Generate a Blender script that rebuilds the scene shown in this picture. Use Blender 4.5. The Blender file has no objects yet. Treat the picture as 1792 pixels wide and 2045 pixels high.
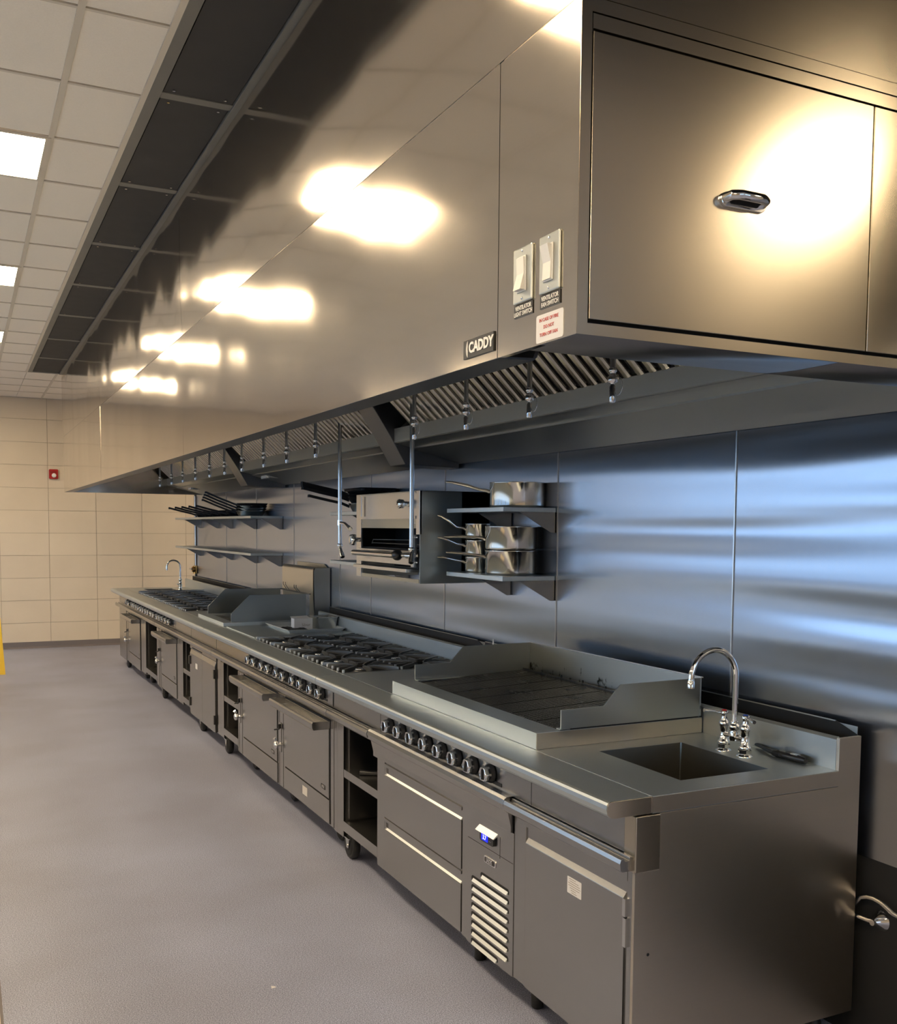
import bpy, math, random
from mathutils import Vector, Matrix
random.seed(7)
R = math.radians
sc = bpy.context.scene
COL = sc.collection

# ------------------------------------------------------------------ camera
def make_camera():
    yaw, pitch, roll = R(26.022), R(-3.925), R(0.452)
    fw = Vector((math.sin(yaw)*math.cos(pitch), math.cos(yaw)*math.cos(pitch), math.sin(pitch)))
    r = Vector((math.cos(yaw), -math.sin(yaw), 0)); u = r.cross(fw)
    r2 = r*math.cos(roll)+u*math.sin(roll); u2 = -r*math.sin(roll)+u*math.cos(roll)
    cam = bpy.data.cameras.new('camera'); o = bpy.data.objects.new('camera', cam); COL.objects.link(o)
    m = Matrix((r2, u2, -fw)).transposed().to_4x4(); m.translation = (0, 0, 1.675)
    o.matrix_world = m
    cam.sensor_fit = 'HORIZONTAL'; cam.sensor_width = 36; cam.lens = 1989.07*36/1792
    cam.shift_y = (1190.31-1022.5)/1792; cam.clip_start = .02; cam.clip_end = 200
    sc.camera = o
make_camera()

# ------------------------------------------------------------------ world, exposure
w = bpy.data.worlds.new('sky'); sc.world = w; w.use_nodes = True
bg = w.node_tree.nodes['Background']; bg.inputs[0].default_value = (.42, .66, 1, 1); bg.inputs[1].default_value = 3.7
sc.view_settings.view_transform = 'Standard'; sc.view_settings.look = 'None'
sc.view_settings.gamma = 1; sc.view_settings.use_curve_mapping = False
sc.view_settings.exposure = 0.2
LAMP = 36.0
LAMPCOL = (1, .79, .52)

# ------------------------------------------------------------------ materials
def newmat(name):
    m = bpy.data.materials.new(name); m.use_nodes = True
    nt = m.node_tree; b = nt.nodes['Principled BSDF']
    return m, nt, b
def plain(name, col, rough=.5, metal=0, emit=None, strength=0, spec=None, coat=0):
    m, nt, b = newmat(name)
    b.inputs['Base Color'].default_value = (*col, 1); b.inputs['Roughness'].default_value = rough
    b.inputs['Metallic'].default_value = metal
    if coat: b.inputs['Coat Weight'].default_value = coat; b.inputs['Coat Roughness'].default_value = .1
    if spec is not None: b.inputs['Specular IOR Level'].default_value = spec
    if emit: b.inputs['Emission Color'].default_value = (*emit, 1); b.inputs['Emission Strength'].default_value = strength
    # faint procedural variation so that no surface is perfectly even
    n = nt.nodes.new('ShaderNodeTexNoise'); n.inputs['Scale'].default_value = 9; n.inputs['Detail'].default_value = 4
    tc = nt.nodes.new('ShaderNodeTexCoord'); nt.links.new(tc.outputs['Object'], n.inputs['Vector'])
    mr = nt.nodes.new('ShaderNodeMapRange'); mr.inputs['To Min'].default_value = max(0, rough-.05); mr.inputs['To Max'].default_value = min(1, rough+.05)
    nt.links.new(n.outputs['Fac'], mr.inputs['Value']); nt.links.new(mr.outputs['Result'], b.inputs['Roughness'])
    return m
def steel(name, col=(.60, .58, .55), rough=.22, aniso=.6, vertical=True, wave=.002, wscale=(1.2, 1.2, 1.2), grain=(3, 3, 220), gamt=.025, smudge=.04, coat=0):
    """brushed stainless: anisotropic metal, brush grain in the roughness, large soft waves in the sheet"""
    m, nt, b = newmat(name); N = nt.nodes.new; L = nt.links.new
    b.inputs['Metallic'].default_value = 1; b.inputs['Anisotropic'].default_value = aniso
    if coat: b.inputs['Coat Weight'].default_value = coat; b.inputs['Coat Roughness'].default_value = .05
    geo = N('ShaderNodeNewGeometry')
    cr = N('ShaderNodeVectorMath'); cr.operation = 'CROSS_PRODUCT'; cr.inputs[1].default_value = (.05, 0, 1)
    L(geo.outputs['True Normal'], cr.inputs[0])
    nz = N('ShaderNodeVectorMath'); nz.operation = 'NORMALIZE'; L(cr.outputs[0], nz.inputs[0]); t = nz
    if vertical:
        c2 = N('ShaderNodeVectorMath'); c2.operation = 'CROSS_PRODUCT'; L(geo.outputs['True Normal'], c2.inputs[0]); L(nz.outputs[0], c2.inputs[1]); t = c2
    L(t.outputs[0], b.inputs['Tangent'])
    pos = geo.outputs['Position']
    mp = N('ShaderNodeMapping'); mp.inputs['Scale'].default_value = grain; L(pos, mp.inputs['Vector'])
    g = N('ShaderNodeTexNoise'); g.inputs['Scale'].default_value = 1; g.inputs['Detail'].default_value = 3; L(mp.outputs[0], g.inputs['Vector'])
    s = N('ShaderNodeTexNoise'); s.inputs['Scale'].default_value = 3.2; s.inputs['Detail'].default_value = 5; s.inputs['Roughness'].default_value = .6; L(pos, s.inputs['Vector'])
    a = N('ShaderNodeMath'); a.operation = 'MULTIPLY_ADD'; a.inputs[1].default_value = gamt; a.inputs[2].default_value = rough-gamt/2-smudge/2; L(g.outputs['Fac'], a.inputs[0])
    a2 = N('ShaderNodeMath'); a2.operation = 'MULTIPLY_ADD'; a2.inputs[1].default_value = smudge; L(s.outputs['Fac'], a2.inputs[0]); L(a.outputs[0], a2.inputs[2])
    L(a2.outputs[0], b.inputs['Roughness'])
    mx = N('ShaderNodeMix'); mx.data_type = 'RGBA'
    mx.inputs['A'].default_value = (*[c*.97 for c in col], 1); mx.inputs['B'].default_value = (*[min(1, c*1.02) for c in col], 1)
    L(g.outputs['Fac'], mx.inputs['Factor']); L(mx.outputs['Result'], b.inputs['Base Color'])
    if wave:
        mw = N('ShaderNodeMapping'); mw.inputs['Scale'].default_value = wscale; L(pos, mw.inputs['Vector'])
        wv = N('ShaderNodeTexNoise'); wv.inputs['Scale'].default_value = 1; wv.inputs['Detail'].default_value = 1; L(mw.outputs[0], wv.inputs['Vector'])
        bp = N('ShaderNodeBump'); bp.inputs['Strength'].default_value = 1; bp.inputs['Distance'].default_value = wave
        L(wv.outputs['Fac'], bp.inputs['Height']); L(bp.outputs[0], b.inputs['Normal'])
        if coat: L(bp.outputs[0], b.inputs['Coat Normal'])
    return m

M = {}
M['hood'] = steel('hood steel', (.60, .54, .46), .11, .45, True, .026, (1.3, 1.3, .4), (2, 2, 260), coat=.4)
M['hood_end'] = steel('hood end steel', (.60, .53, .42), .21, .5, True, .005, (1.4, 1.4, 1.2), (2, 2, 260))
M['hood_in'] = steel('hood inside steel', (.50, .51, .49), .36, .2, False, 0, grain=(4, 4, 4))
M['basin'] = steel('shaded basin steel', (.28, .275, .25), .30, 0, False, 0)  # darker than the worktop: the basin's inner shade is in the colour
M['gutter'] = steel('gutter steel', (.66, .67, .64), .48, 0, False, 0, grain=(4, 4, 4))
M['baffle'] = steel('baffle steel', (.42, .41, .38), .14, 0, False, 0, grain=(9, 9, 9))
M['panel'] = steel('wall panel steel', (.42, .445, .495), .24, .85, False, .021, (.30, .30, 4.6), (260, 260, 2))
M['face'] = steel('cabinet steel', (.41, .405, .395), .26, .6, True, .004, (2.2, 2.2, .8))
M['top'] = steel('worktop steel', (.60, .64, .64), .40, .3, False, .001, (1, 1, 1), (220, 3, 3))
M['end'] = steel('side panel steel', (.64, .57, .47), .30, .7, True, .003, (2, 2, 1), (3, 3, 240))
M['shield'] = steel('splash guard steel', (.47, .49, .47), .33, .5, True, .001)
M['flue'] = steel('flue steel', (.62, .60, .55), .34, .3, True, .001)
M['bright'] = steel('satin steel', (.66, .66, .65), .26, 0, False, 0, grain=(4, 4, 4), gamt=0)
M['alu'] = plain('dull aluminium', (.78, .80, .80), .45, .8)
M['chrome'] = plain('chrome', (.80, .80, .80), .07, 1)
M['pot'] = plain('polished pot steel', (.74, .72, .68), .12, 1)
M['iron'] = plain('cast iron', (.14, .14, .135), .34, .6)
M['bars'] = plain('seasoned grate bars', (.12, .12, .115), .26, .8)
M['black'] = plain('black rubber', (.012, .012, .012), .55)
M['pan'] = plain('black steel pan', (.006, .006, .007), .5, spec=.3)
M['void'] = plain('black recess and shade', (.006, .006, .006), .6)  # black for openings and recesses, also painted shade on the riser back
M['gap'] = plain('shadow gap', (.01, .01, .01), .7)
M['plastic'] = plain('black plastic', (.015, .015, .016), .3)
M['white'] = plain('white plastic', (.80, .77, .70), .3)
M['paper'] = plain('sticker paper', (.72, .69, .66), .6)
M['red'] = plain('red plastic', (.42, .012, .015), .3)
M['redink'] = plain('red ink', (.6, .08, .06), .6)
M['blue'] = plain('blue plastic', (.02, .07, .35), .3)
M['ink'] = plain('brown ink', (.30, .25, .20), .7)
M['letter'] = plain('white lettering', (.80, .78, .72), .5)
M['brass'] = plain('brass', (.62, .34, .10), .25, 1)
M['yellow'] = plain('yellow plastic', (.85, .55, .02), .4)
M['cream'] = plain('cream laminate', (.72, .62, .46), .5)
M['screen'] = plain('blue display', (0, 0, .1), .3, 0, (0, .01, 1), 2.2)
M['digit'] = plain('display digits', (.5, .5, 1), .3, 0, (.45, .45, 1), 2.5)
M['lamp'] = plain('ceiling lamp diffuser', (1, .95, .85), .5, 0, LAMPCOL, LAMP)
M['tee'] = plain('ceiling grid', (.66, .60, .50), .5)
M['darktee'] = plain('dark ceiling grid', (.17, .165, .15), .5)
M['darktile'] = plain('dark ceiling panel', (.035, .034, .034), .75)
M['asphalt'] = plain('asphalt', (.16, .16, .17), .8)
M['grout'] = plain('grout', (.38, .31, .22), .8)
M['base'] = plain('cove base', (.16, .14, .14), .6)
M['paint'] = plain('cream wall paint', (.62, .53, .40), .7)
M['greypaint'] = plain('grey wall paint', (.36, .40, .39), .6)
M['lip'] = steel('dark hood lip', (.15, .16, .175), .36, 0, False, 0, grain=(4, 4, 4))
M['shadewall'] = plain('wall base with painted shade', (.015, .015, .015), .7)  # near black: shadow behind the counter end is put into the wall colour
M['glass'] = plain('window glass', (.9, .95, 1), .02)
M['strobe'] = plain('clear strobe lens', (.85, .85, .85), .1)

def mat_ceiltile():
    m, nt, b = newmat('ceiling tile'); N = nt.nodes.new; L = nt.links.new
    g = N('ShaderNodeNewGeometry'); n = N('ShaderNodeTexNoise'); n.inputs['Scale'].default_value = 160; n.inputs['Detail'].default_value = 3; L(g.outputs['Position'], n.inputs['Vector'])
    mx = N('ShaderNodeMix'); mx.data_type = 'RGBA'; mx.inputs['A'].default_value = (.86, .80, .70, 1); mx.inputs['B'].default_value = (.93, .87, .77, 1)
    L(n.outputs['Fac'], mx.inputs['Factor']); L(mx.outputs['Result'], b.inputs['Base Color']); b.inputs['Roughness'].default_value = .85
    bp = N('ShaderNodeBump'); bp.inputs['Strength'].default_value = .25; bp.inputs['Distance'].default_value = .002; L(n.outputs['Fac'], bp.inputs['Height']); L(bp.outputs[0], b.inputs['Normal'])
    return m
M['tile'] = mat_ceiltile()
def mat_walltile():
    m, nt, b = newmat('cream wall tile'); N = nt.nodes.new; L = nt.links.new
    g = N('ShaderNodeNewGeometry'); oi = N('ShaderNodeObjectInfo')
    n = N('ShaderNodeTexNoise'); n.inputs['Scale'].default_value = 3; n.inputs['Detail'].default_value = 6; L(g.outputs['Position'], n.inputs['Vector'])
    ad = N('ShaderNodeMath'); ad.operation = 'MULTIPLY_ADD'; ad.inputs[1].default_value = .35; L(oi.outputs['Random'], ad.inputs[0]); L(n.outputs['Fac'], ad.inputs[2])
    mx = N('ShaderNodeMix'); mx.data_type = 'RGBA'; mx.inputs['A'].default_value = (.66, .565, .44, 1); mx.inputs['B'].default_value = (.74, .64, .505, 1)
    L(ad.outputs[0], mx.inputs['Factor']); L(mx.outputs['Result'], b.inputs['Base Color']); b.inputs['Roughness'].default_value = .42
    return m
M['wtile'] = mat_walltile()
def mat_floor():
    m, nt, b = newmat('speckled safety floor'); N = nt.nodes.new; L = nt.links.new
    g = N('ShaderNodeNewGeometry')
    n = N('ShaderNodeTexNoise'); n.inputs['Scale'].default_value = 240; n.inputs['Detail'].default_value = 4; n.inputs['Roughness'].default_value = .75; L(g.outputs['Position'], n.inputs['Vector'])
    r = N('ShaderNodeValToRGB'); e = r.color_ramp.elements
    e[0].position = .42; e[0].color = (.150, .165, .225, 1); e[1].position = .60; e[1].color = (.47, .50, .64, 1)
    L(n.outputs['Fac'], r.inputs['Fac'])
    c = N('ShaderNodeTexNoise'); c.inputs['Scale'].default_value = 1.1; c.inputs['Detail'].default_value = 6; L(g.outputs['Position'], c.inputs['Vector'])
    cr = N('ShaderNodeValToRGB'); e = cr.color_ramp.elements; e[0].position = .35; e[0].color = (.86, .83, .83, 1); e[1].position = .65; e[1].color = (1.05, 1.05, 1.08, 1)
    L(c.outputs['Fac'], cr.inputs['Fac'])
    mu = N('ShaderNodeMix'); mu.data_type = 'RGBA'; mu.blend_type = 'MULTIPLY'; mu.inputs['Factor'].default_value = 1
    L(r.outputs['Color'], mu.inputs['A']); L(cr.outputs['Color'], mu.inputs['B']); L(mu.outputs['Result'], b.inputs['Base Color'])
    b.inputs['Roughness'].default_value = .48
    bp = N('ShaderNodeBump'); bp.inputs['Strength'].default_value = .2; bp.inputs['Distance'].default_value = .001; L(n.outputs['Fac'], bp.inputs['Height']); L(bp.outputs[0], b.inputs['Normal'])
    return m
M['floor'] = mat_floor()
def mat_sooty():
    """charbroiler back plate: steel with burnt grease marks of their own shape"""
    m = M['shield'].copy(); m.name = 'sooty splash guard'; nt = m.node_tree; b = nt.nodes['Principled BSDF']; N = nt.nodes.new; L = nt.links.new
    g = N('ShaderNodeNewGeometry'); sp = N('ShaderNodeSeparateXYZ'); L(g.outputs['Position'], sp.inputs[0])
    mp = N('ShaderNodeMapping'); mp.inputs['Scale'].default_value = (1, 26, 20); L(g.outputs['Position'], mp.inputs['Vector'])
    n = N('ShaderNodeTexNoise'); n.inputs['Scale'].default_value = 1; n.inputs['Detail'].default_value = 5; L(mp.outputs[0], n.inputs['Vector'])
    mr = N('ShaderNodeMapRange'); mr.inputs['From Min'].default_value = 1.02; mr.inputs['From Max'].default_value = 1.085; mr.inputs['To Min'].default_value = .10; mr.inputs['To Max'].default_value = -.22; L(sp.outputs['Z'], mr.inputs['Value'])
    ad = N('ShaderNodeMath'); L(n.outputs['Fac'], ad.inputs[0]); L(mr.outputs['Result'], ad.inputs[1])
    ra = N('ShaderNodeMapRange'); ra.inputs['From Min'].default_value = .63; ra.inputs['From Max'].default_value = .72; L(ad.outputs[0], ra.inputs['Value'])
    old = b.inputs['Base Color'].links[0].from_socket
    mx = N('ShaderNodeMix'); mx.data_type = 'RGBA'; mx.inputs['B'].default_value = (.03, .028, .018, 1); L(ra.outputs['Result'], mx.inputs['Factor']); L(old, mx.inputs['A']); L(mx.outputs['Result'], b.inputs['Base Color'])
    return m
M['soot'] = mat_sooty()

# ------------------------------------------------------------------ mesh builder
class MB:
    def sheet(s, prof, a, b):
        n = len(prof); v = [(x, a, z) for x, z in prof]+[(x, b, z) for x, z in prof]
        return s.add(v, [(i+1, i, n+i, n+i+1) for i in range(n-1)], True)
    def __init__(s): s.v = []; s.f = []; s.sm = []
    def add(s, vs, fs, smooth=False):
        k = len(s.v); s.v += [tuple(map(float, p)) for p in vs]; s.f += [tuple(i+k for i in f) for f in fs]; s.sm += [smooth]*len(fs); return s
    def box(s, x0, x1, y0, y1, z0, z1):
        if x0 > x1: x0, x1 = x1, x0
        if y0 > y1: y0, y1 = y1, y0
        if z0 > z1: z0, z1 = z1, z0
        v = [(x0,y0,z0),(x1,y0,z0),(x1,y1,z0),(x0,y1,z0),(x0,y0,z1),(x1,y0,z1),(x1,y1,z1),(x0,y1,z1)]
        return s.add(v, [(0,3,2,1),(4,5,6,7),(0,1,5,4),(1,2,6,5),(2,3,7,6),(3,0,4,7)])
    def prism(s, poly, a0, a1, axis='y', smooth=False):
        """poly: outline in the two other axes, extruded from a0 to a1. axis y: (x,z); x: (y,z); z: (x,y)"""
        def P(p, a): return {'y': (p[0], a, p[1]), 'x': (a, p[0], p[1]), 'z': (p[0], p[1], a)}[axis]
        ar = sum(poly[i][0]*poly[(i+1) % len(poly)][1]-poly[(i+1) % len(poly)][0]*poly[i][1] for i in range(len(poly)))
        if (ar > 0) == (axis == 'y'): poly = poly[::-1]
        n = len(poly); v = [P(p, a0) for p in poly]+[P(p, a1) for p in poly]
        if a1 < a0: v = v[n:]+v[:n]
        s.add(v, [tuple(range(n))[::-1], tuple(range(n, 2*n))])
        k = len(s.v)-2*n
        for i in range(n):
            s.f.append((k+i, k+(i+1) % n, k+n+(i+1) % n, k+n+i)); s.sm.append(smooth)
        return s
    def tube(s, pts, r, n=10, cap=True, taper=None):
        pts = [Vector(p) for p in pts]; rings = []
        up = None
        for i, p in enumerate(pts):
            d = (pts[min(i+1, len(pts)-1)]-pts[max(i-1, 0)]).normalized()
            if up is None:
                up = Vector((0, 0, 1)) if abs(d.z) < .9 else Vector((1, 0, 0))
            a = (up-d*up.dot(d)).normalized(); up = a; b = d.cross(a)
            rr = r if taper is None else taper[i]
            rings.append([p+a*rr*math.cos(t)+b*rr*math.sin(t) for t in [2*math.pi*j/n for j in range(n)]])
        v = [q for g in rings for q in g]; f = []
        for i in range(len(pts)-1):
            for j in range(n): f.append((i*n+j, i*n+(j+1) % n, (i+1)*n+(j+1) % n, (i+1)*n+j))
        k = len(s.v); s.add(v, f, True)
        if cap: s.add(rings[0][::-1], [tuple(range(n))]); s.add(rings[-1], [tuple(range(n))])
        return s
    def lathe(s, prof, c=(0, 0, 0), axis='z', n=24, lobes=0, amp=0, smooth=True):
        """prof: list of (radius, height along axis)"""
        v = []
        for r, h in prof:
            for j in range(n):
                t = 2*math.pi*j/n; rr = r*(1+amp*math.cos(lobes*t)) if lobes else r
                a, b = rr*math.cos(t), rr*math.sin(t)
                v.append({'z': (c[0]+a, c[1]+b, c[2]+h), 'x': (c[0]+h, c[1]+a, c[2]+b), 'y': (c[0]+b, c[1]+h, c[2]+a), '-x': (c[0]-h, c[1]-a, c[2]+b)}[axis])
        f = []
        for i in range(len(prof)-1):
            for j in range(n): f.append((i*n+j, i*n+(j+1) % n, (i+1)*n+(j+1) % n, (i+1)*n+j))
        s.add(v, f, smooth)
        if prof[0][0] > 1e-4: s.add(v[:n][::-1], [tuple(range(n))])
        if prof[-1][0] > 1e-4: s.add(v[-n:], [tuple(range(n))])
        return s
    def xf(s, m):
        s.v = [tuple(m @ Vector(p)) for p in s.v]; return s
    def mesh(s, name, mat, off=(0, 0, 0)):
        me = bpy.data.meshes.new(name); ox, oy, oz = off
        me.from_pydata([(x-ox, y-oy, z-oz) for x, y, z in s.v], [], s.f)
        me.polygons.foreach_set('use_smooth', s.sm); me.update()
        me.materials.append(M[mat]); return me
ORG = {}
def org(o): return ORG.get(o.name, (0, 0, 0)) if o else (0, 0, 0)
def put(name, me, parent=None, at=(0, 0, 0), label=None, rot=None):
    o = bpy.data.objects.new(name, me); COL.objects.link(o)
    p = org(parent); o.location = (at[0]-p[0], at[1]-p[1], at[2]-p[2])
    if parent: o.parent = parent
    if rot: o.rotation_euler = rot
    ORG[o.name] = at
    if label: o['label'] = label
    return o
def part(name, mb, mat, parent, label=None, bevel=0, at=None):
    """mesh given in world coordinates, linked as one part"""
    at = at or org(parent)
    o = put(name, mb.mesh(name, mat, at), parent, at, label)
    if bevel:
        b = o.modifiers.new('bevel', 'BEVEL'); b.width = bevel; b.segments = 2; b.limit_method = 'ANGLE'; b.angle_limit = R(40)
    return o
def thing(name, label, cat, loc, group=None):
    o = bpy.data.objects.new(name, None); COL.objects.link(o); o.location = loc; o.empty_display_size = .05
    ORG[o.name] = loc; tag(o, label, cat, group); return o
def tag(o, label, cat, group=None):
    o['label'] = label; o['category'] = cat
    if group: o['group'] = group
    return o
def solo(name, mb, mat, label, cat, loc, group=None, bevel=0):
    o = part(name, mb, mat, None, None, bevel, at=loc); return tag(o, label, cat, group)
def struct(name, mb=None, mat=None, loc=(0, 0, 0)):
    if mb: o = part(name, mb, mat, None, at=loc)
    else: o = bpy.data.objects.new(name, None); COL.objects.link(o); o.location = loc; ORG[o.name] = loc
    o['kind'] = 'structure'; return o
def text(name, body, size, mat, parent, loc, face, align='CENTER', depth=.0006, bold=0, sx=1):
    """flat raised lettering; face '-x' reads on a surface facing -X, '-y' on one facing -Y"""
    cu = bpy.data.curves.new(name, 'FONT'); cu.body = body; cu.size = size; cu.align_x = align; cu.align_y = 'CENTER'; cu.extrude = depth; cu.offset = bold; cu.resolution_u = 3
    t = bpy.data.objects.new('tmp', cu); COL.objects.link(t)
    dg = bpy.context.evaluated_depsgraph_get(); me = bpy.data.meshes.new_from_object(t.evaluated_get(dg))
    bpy.data.objects.remove(t); bpy.data.curves.remove(cu)
    # letters: x right, y up. facing -X seen from -X side: right = -Y
    mt = Matrix(((0, 0, -1, 0), (-sx, 0, 0, 0), (0, 1, 0, 0), (0, 0, 0, 1))) if face == '-x' else Matrix(((sx, 0, 0, 0), (0, 0, -1, 0), (0, 1, 0, 0), (0, 0, 0, 1)))
    me.transform(mt); me.materials.clear(); me.materials.append(M[mat]); me.name = name
    return put(name, me, parent, loc)
def rrect(cy, cz, w, h, r, n=4):
    """rounded rectangle outline centred on cy, cz"""
    p = []
    for qx, qz, a0 in ((1, 1, 0), (-1, 1, 90), (-1, -1, 180), (1, -1, 270)):
        for i in range(n+1):
            a = R(a0+90*i/n); p.append((cy+qx*(w/2-r)+r*math.cos(a), cz+qz*(h/2-r)+r*math.sin(a)))
    return p
def arc(c, r, a0, a1, n): return [(c[0]+r*math.cos(R(a0+(a1-a0)*i/n)), c[1]+r*math.sin(R(a0+(a1-a0)*i/n))) for i in range(n+1)]

# ------------------------------------------------------------------ room
X0, X1, Y0R, YF, ZC = -5.0, 6.0, -5.0, 14.56, 3.361
struct('floor', MB().box(X0-.2, X1+.2, Y0R-.2, YF+.2, -.1, 0), 'floor')

# far wall with large cream tiles
wf = struct('wall_far', MB().box(X0-.2, X1+.2, YF+.006, YF+.2, 0, ZC+.3), 'grout')
tx0, tz0, tw, th, g = .45, .040, .6115, .3040, .0045
def tmesh(w, h):
    return MB().box(g/2, w-g/2, -.010, .004, g/2, h-g/2).mesh('wall_tile', 'wtile')
tfull = tmesh(tw, th); topz = tz0+10*th; ttop = tmesh(tw, ZC-topz)
for i in range(-2, 5):
    for j in range(11):
        put('wall_tile', tfull if j < 10 else ttop, wf, (tx0+i*tw, YF+.006, tz0+j*th))
mb = MB()
for i in list(range(-9, -2))+list(range(5, 9)):
    for j in range(11):
        x, z = tx0+i*tw, tz0+j*th; mb.box(x+g/2, x+tw-g/2, YF-.004, YF+.01, z+g/2, min(z+th, ZC)-g/2)
o = part('outer_wall_tiles', mb, 'wtile', wf); o['kind'] = 'stuff'
bb = struct('baseboard_far', MB().prism([(0, 0), (-.045, 0), (-.020, .022), (-.014, .085), (0, .085)], X0, X1, 'x').xf(Matrix.Translation((0, YF-.004, 0))), 'base')

# opposite wall and back wall with their windows (out of frame, they light the room)
def wall_with_windows(name, axis, pos, a0, a1, wins, z0, z1, thick, mt='paint'):
    mb = MB()
    def seg(b0, b1, c0, c1):
        if axis == 'x': mb.box(pos, pos+thick, b0, b1, c0, c1)
        else: mb.box(b0, b1, pos, pos+thick, c0, c1)
    cur = a0
    for (b0, b1) in wins:
        seg(cur, b0, 0, ZC+.3); seg(b0, b1, 0, z0); seg(b0, b1, z1, ZC+.3); cur = b1
    seg(cur, a1, 0, ZC+.3)
    return struct(name, mb, mt)
WL = [(.6, 2.9), (3.1, 5.4), (5.6, 7.9), (8.1, 10.4), (10.6, 12.9)]; WB = [(1.2, 2.9), (3.2, 4.9)]
wall_with_windows('wall_left', 'x', X0, Y0R, YF, WL, .06, 2.45, -.2, 'greypaint')
wall_with_windows('wall_back', 'y', Y0R, X0, X1, WB, 1.0, 2.9, -.2)
struct('wall_right', MB().box(X1, X1+.2, Y0R, YF, 0, ZC+.3), 'paint')
nwin = 0
struct('ground_outside', MB().box(-60, X0-.25, -40, 60, -.3, -.12).box(X0-.25, 60, -60, Y0R-.25, -.3, -.12), 'asphalt')
def window(axis, pos, b0, b1, z0, z1, rz):
    global nwin; nwin += 1
    cx = (b0+b1)/2; loc = (pos, cx, z0) if axis == 'x' else (cx, pos, z0)
    f = MB(); t = .05
    def fb(u0, u1, v0, v1):
        if axis == 'x': f.box(pos-.08, pos-.02, u0, u1, v0, v1)
        else: f.box(u0, u1, pos-.08, pos-.02, v0, v1)
    fb(b0, b1, z0, z0+t); fb(b0, b1, z1-t, z1); fb(b0, b0+t, z0, z1); fb(b1-t, b1, z0, z1); fb(cx-t/2, cx+t/2, z0, z1)
    if z0 < .5: fb(b0, b1, .94, 1.06); fb(b0, b1, 2.00, 2.06)
    w_ = struct('window_%d' % nwin, f, 'bright', loc)
    L = bpy.data.lights.new('portal', 'AREA'); L.shape = 'RECTANGLE'; L.size = b1-b0; L.size_y = z1-z0; L.cycles.is_portal = True
    o = bpy.data.objects.new('portal', L); COL.objects.link(o); o.location = (pos, cx, (z0+z1)/2) if axis == 'x' else (cx, pos, (z0+z1)/2)
    o.rotation_euler = (R(90), 0, rz)
for b0, b1 in WL: window('x', X0, b0, b1, .06, 2.45, R(-90))
for b0, b1 in WB: window('y', Y0R, b0, b1, 1.0, 2.9, R(180))

# ceiling: lay-in grid
ce = struct('ceiling', MB().box(X0-.2, X1+.2, Y0R-.2, YF+.2, ZC+.03, ZC+.3), 'void')
ty0, ty1, P = 3.572, 0, .61
TX = .39
LIGHTS = [(-.22, k) for k in (2, 6, 10, 14, -2, -6, -10)]
LIGHTS += [(-.22-3.66, k) for k in (2, 6, 10, 14, -2, -6, -10)] + [(3.44, -7), (3.44, -3), (3.44, 2), (3.44, 8), (3.44, 14)]
occupied = {(round(x, 2), k) for x, k in LIGHTS}
tm = MB().box(.012, P-.012, .012, P-.012, 0, .012).mesh('ceiling_tile', 'tile')
tr = MB().box(.012, .69-TX-.004, .012, P-.012, 0, .012).mesh('ceiling_tile', 'tile')
rest = MB()
for k in range(-14, 19):
    y = ty0+P*k
    y1 = min(y+P, YF)
    for i in range(-9, 1):
        x = TX+P*i
        if (round(x, 2), k) in occupied: continue
        if x < X0-.3: continue
        if i == 0:
            if y1-y > P-.01 and k >= -2: put('ceiling_tile', tr, ce, (x, y, ZC+.004))
            else: rest.box(x+.012, .69, y+.012, y1-.012, ZC+.004, ZC+.016)
        elif i >= -2 and k >= -2 and y1-y > P-.01: put('ceiling_tile', tm, ce, (x, y, ZC+.004))
        else: rest.box(x+.012, x+P-.012, y+.012, y1-.012, ZC+.004, ZC+.016)
for i in range(4, 10):
    for k in range(-14, 19):
        x, y = TX+P*i-.61*0, ty0+P*k
        if (round(x, 2), k) in occupied: continue
        if y+P > YF: continue
        rest.box(x+.012, x+P-.012, y+.012, y+P-.012, ZC+.004, ZC+.016)
# over the far end of the hood line, behind the dark strip
for i in range(1, 4):
    for k in list(range(14, 18))+list(range(-14, -6)):
        x, y = TX+P*i, ty0+P*k; rest.box(x+.012 if i > 1 else .69, x+P-.012, y+.012, y+P-.012, ZC+.004, ZC+.016)
# first cut row right of the tee beyond the strip
o = part('outer_ceiling_tiles', rest, 'tile', ce); o['kind'] = 'stuff'
for i in range(-2, 1):
    x = TX+P*i; part('main_tee', MB().box(x-.012, x+.012, Y0R, YF, ZC-.001, ZC+.008), 'tee', ce, at=(x, 0, ZC))
ct = MB().box(-.83, .69, -.008, .008, 0, .007).mesh('cross_tee', 'tee')
for k in range(-2, 19): put('cross_tee', ct, ce, (0, ty0+P*k, ZC-.0005))
mb = MB()
for i in list(range(-9, -2))+list(range(4, 10)):
    x = TX+P*i; mb.box(x-.012, x+.012, Y0R, YF, ZC-.001, ZC+.008)
for i in (1, 2, 3):
    x = TX+P*i; mb.box(x-.012, x+.012, 12.10, YF, ZC-.001, ZC+.008); mb.box(x-.012, x+.012, Y0R, 0, ZC-.001, ZC+.008)
for k in range(-14, 19):
    y = ty0+P*k; mb.box(X0, -.83, y-.008, y+.008, ZC-.0005, ZC+.006); mb.box(2.8, X1, y-.008, y+.008, ZC-.0005, ZC+.006)
    if k >= 14: mb.box(.69, 2.8, y-.008, y+.008, ZC-.0005, ZC+.006)
o = part('outer_grid', mb, 'tee', ce); o['kind'] = 'stuff'
part('edge_angle', MB().box(.672, .694, -.7, 12.09, ZC-.006, ZC+.008), 'tee', ce)

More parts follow.
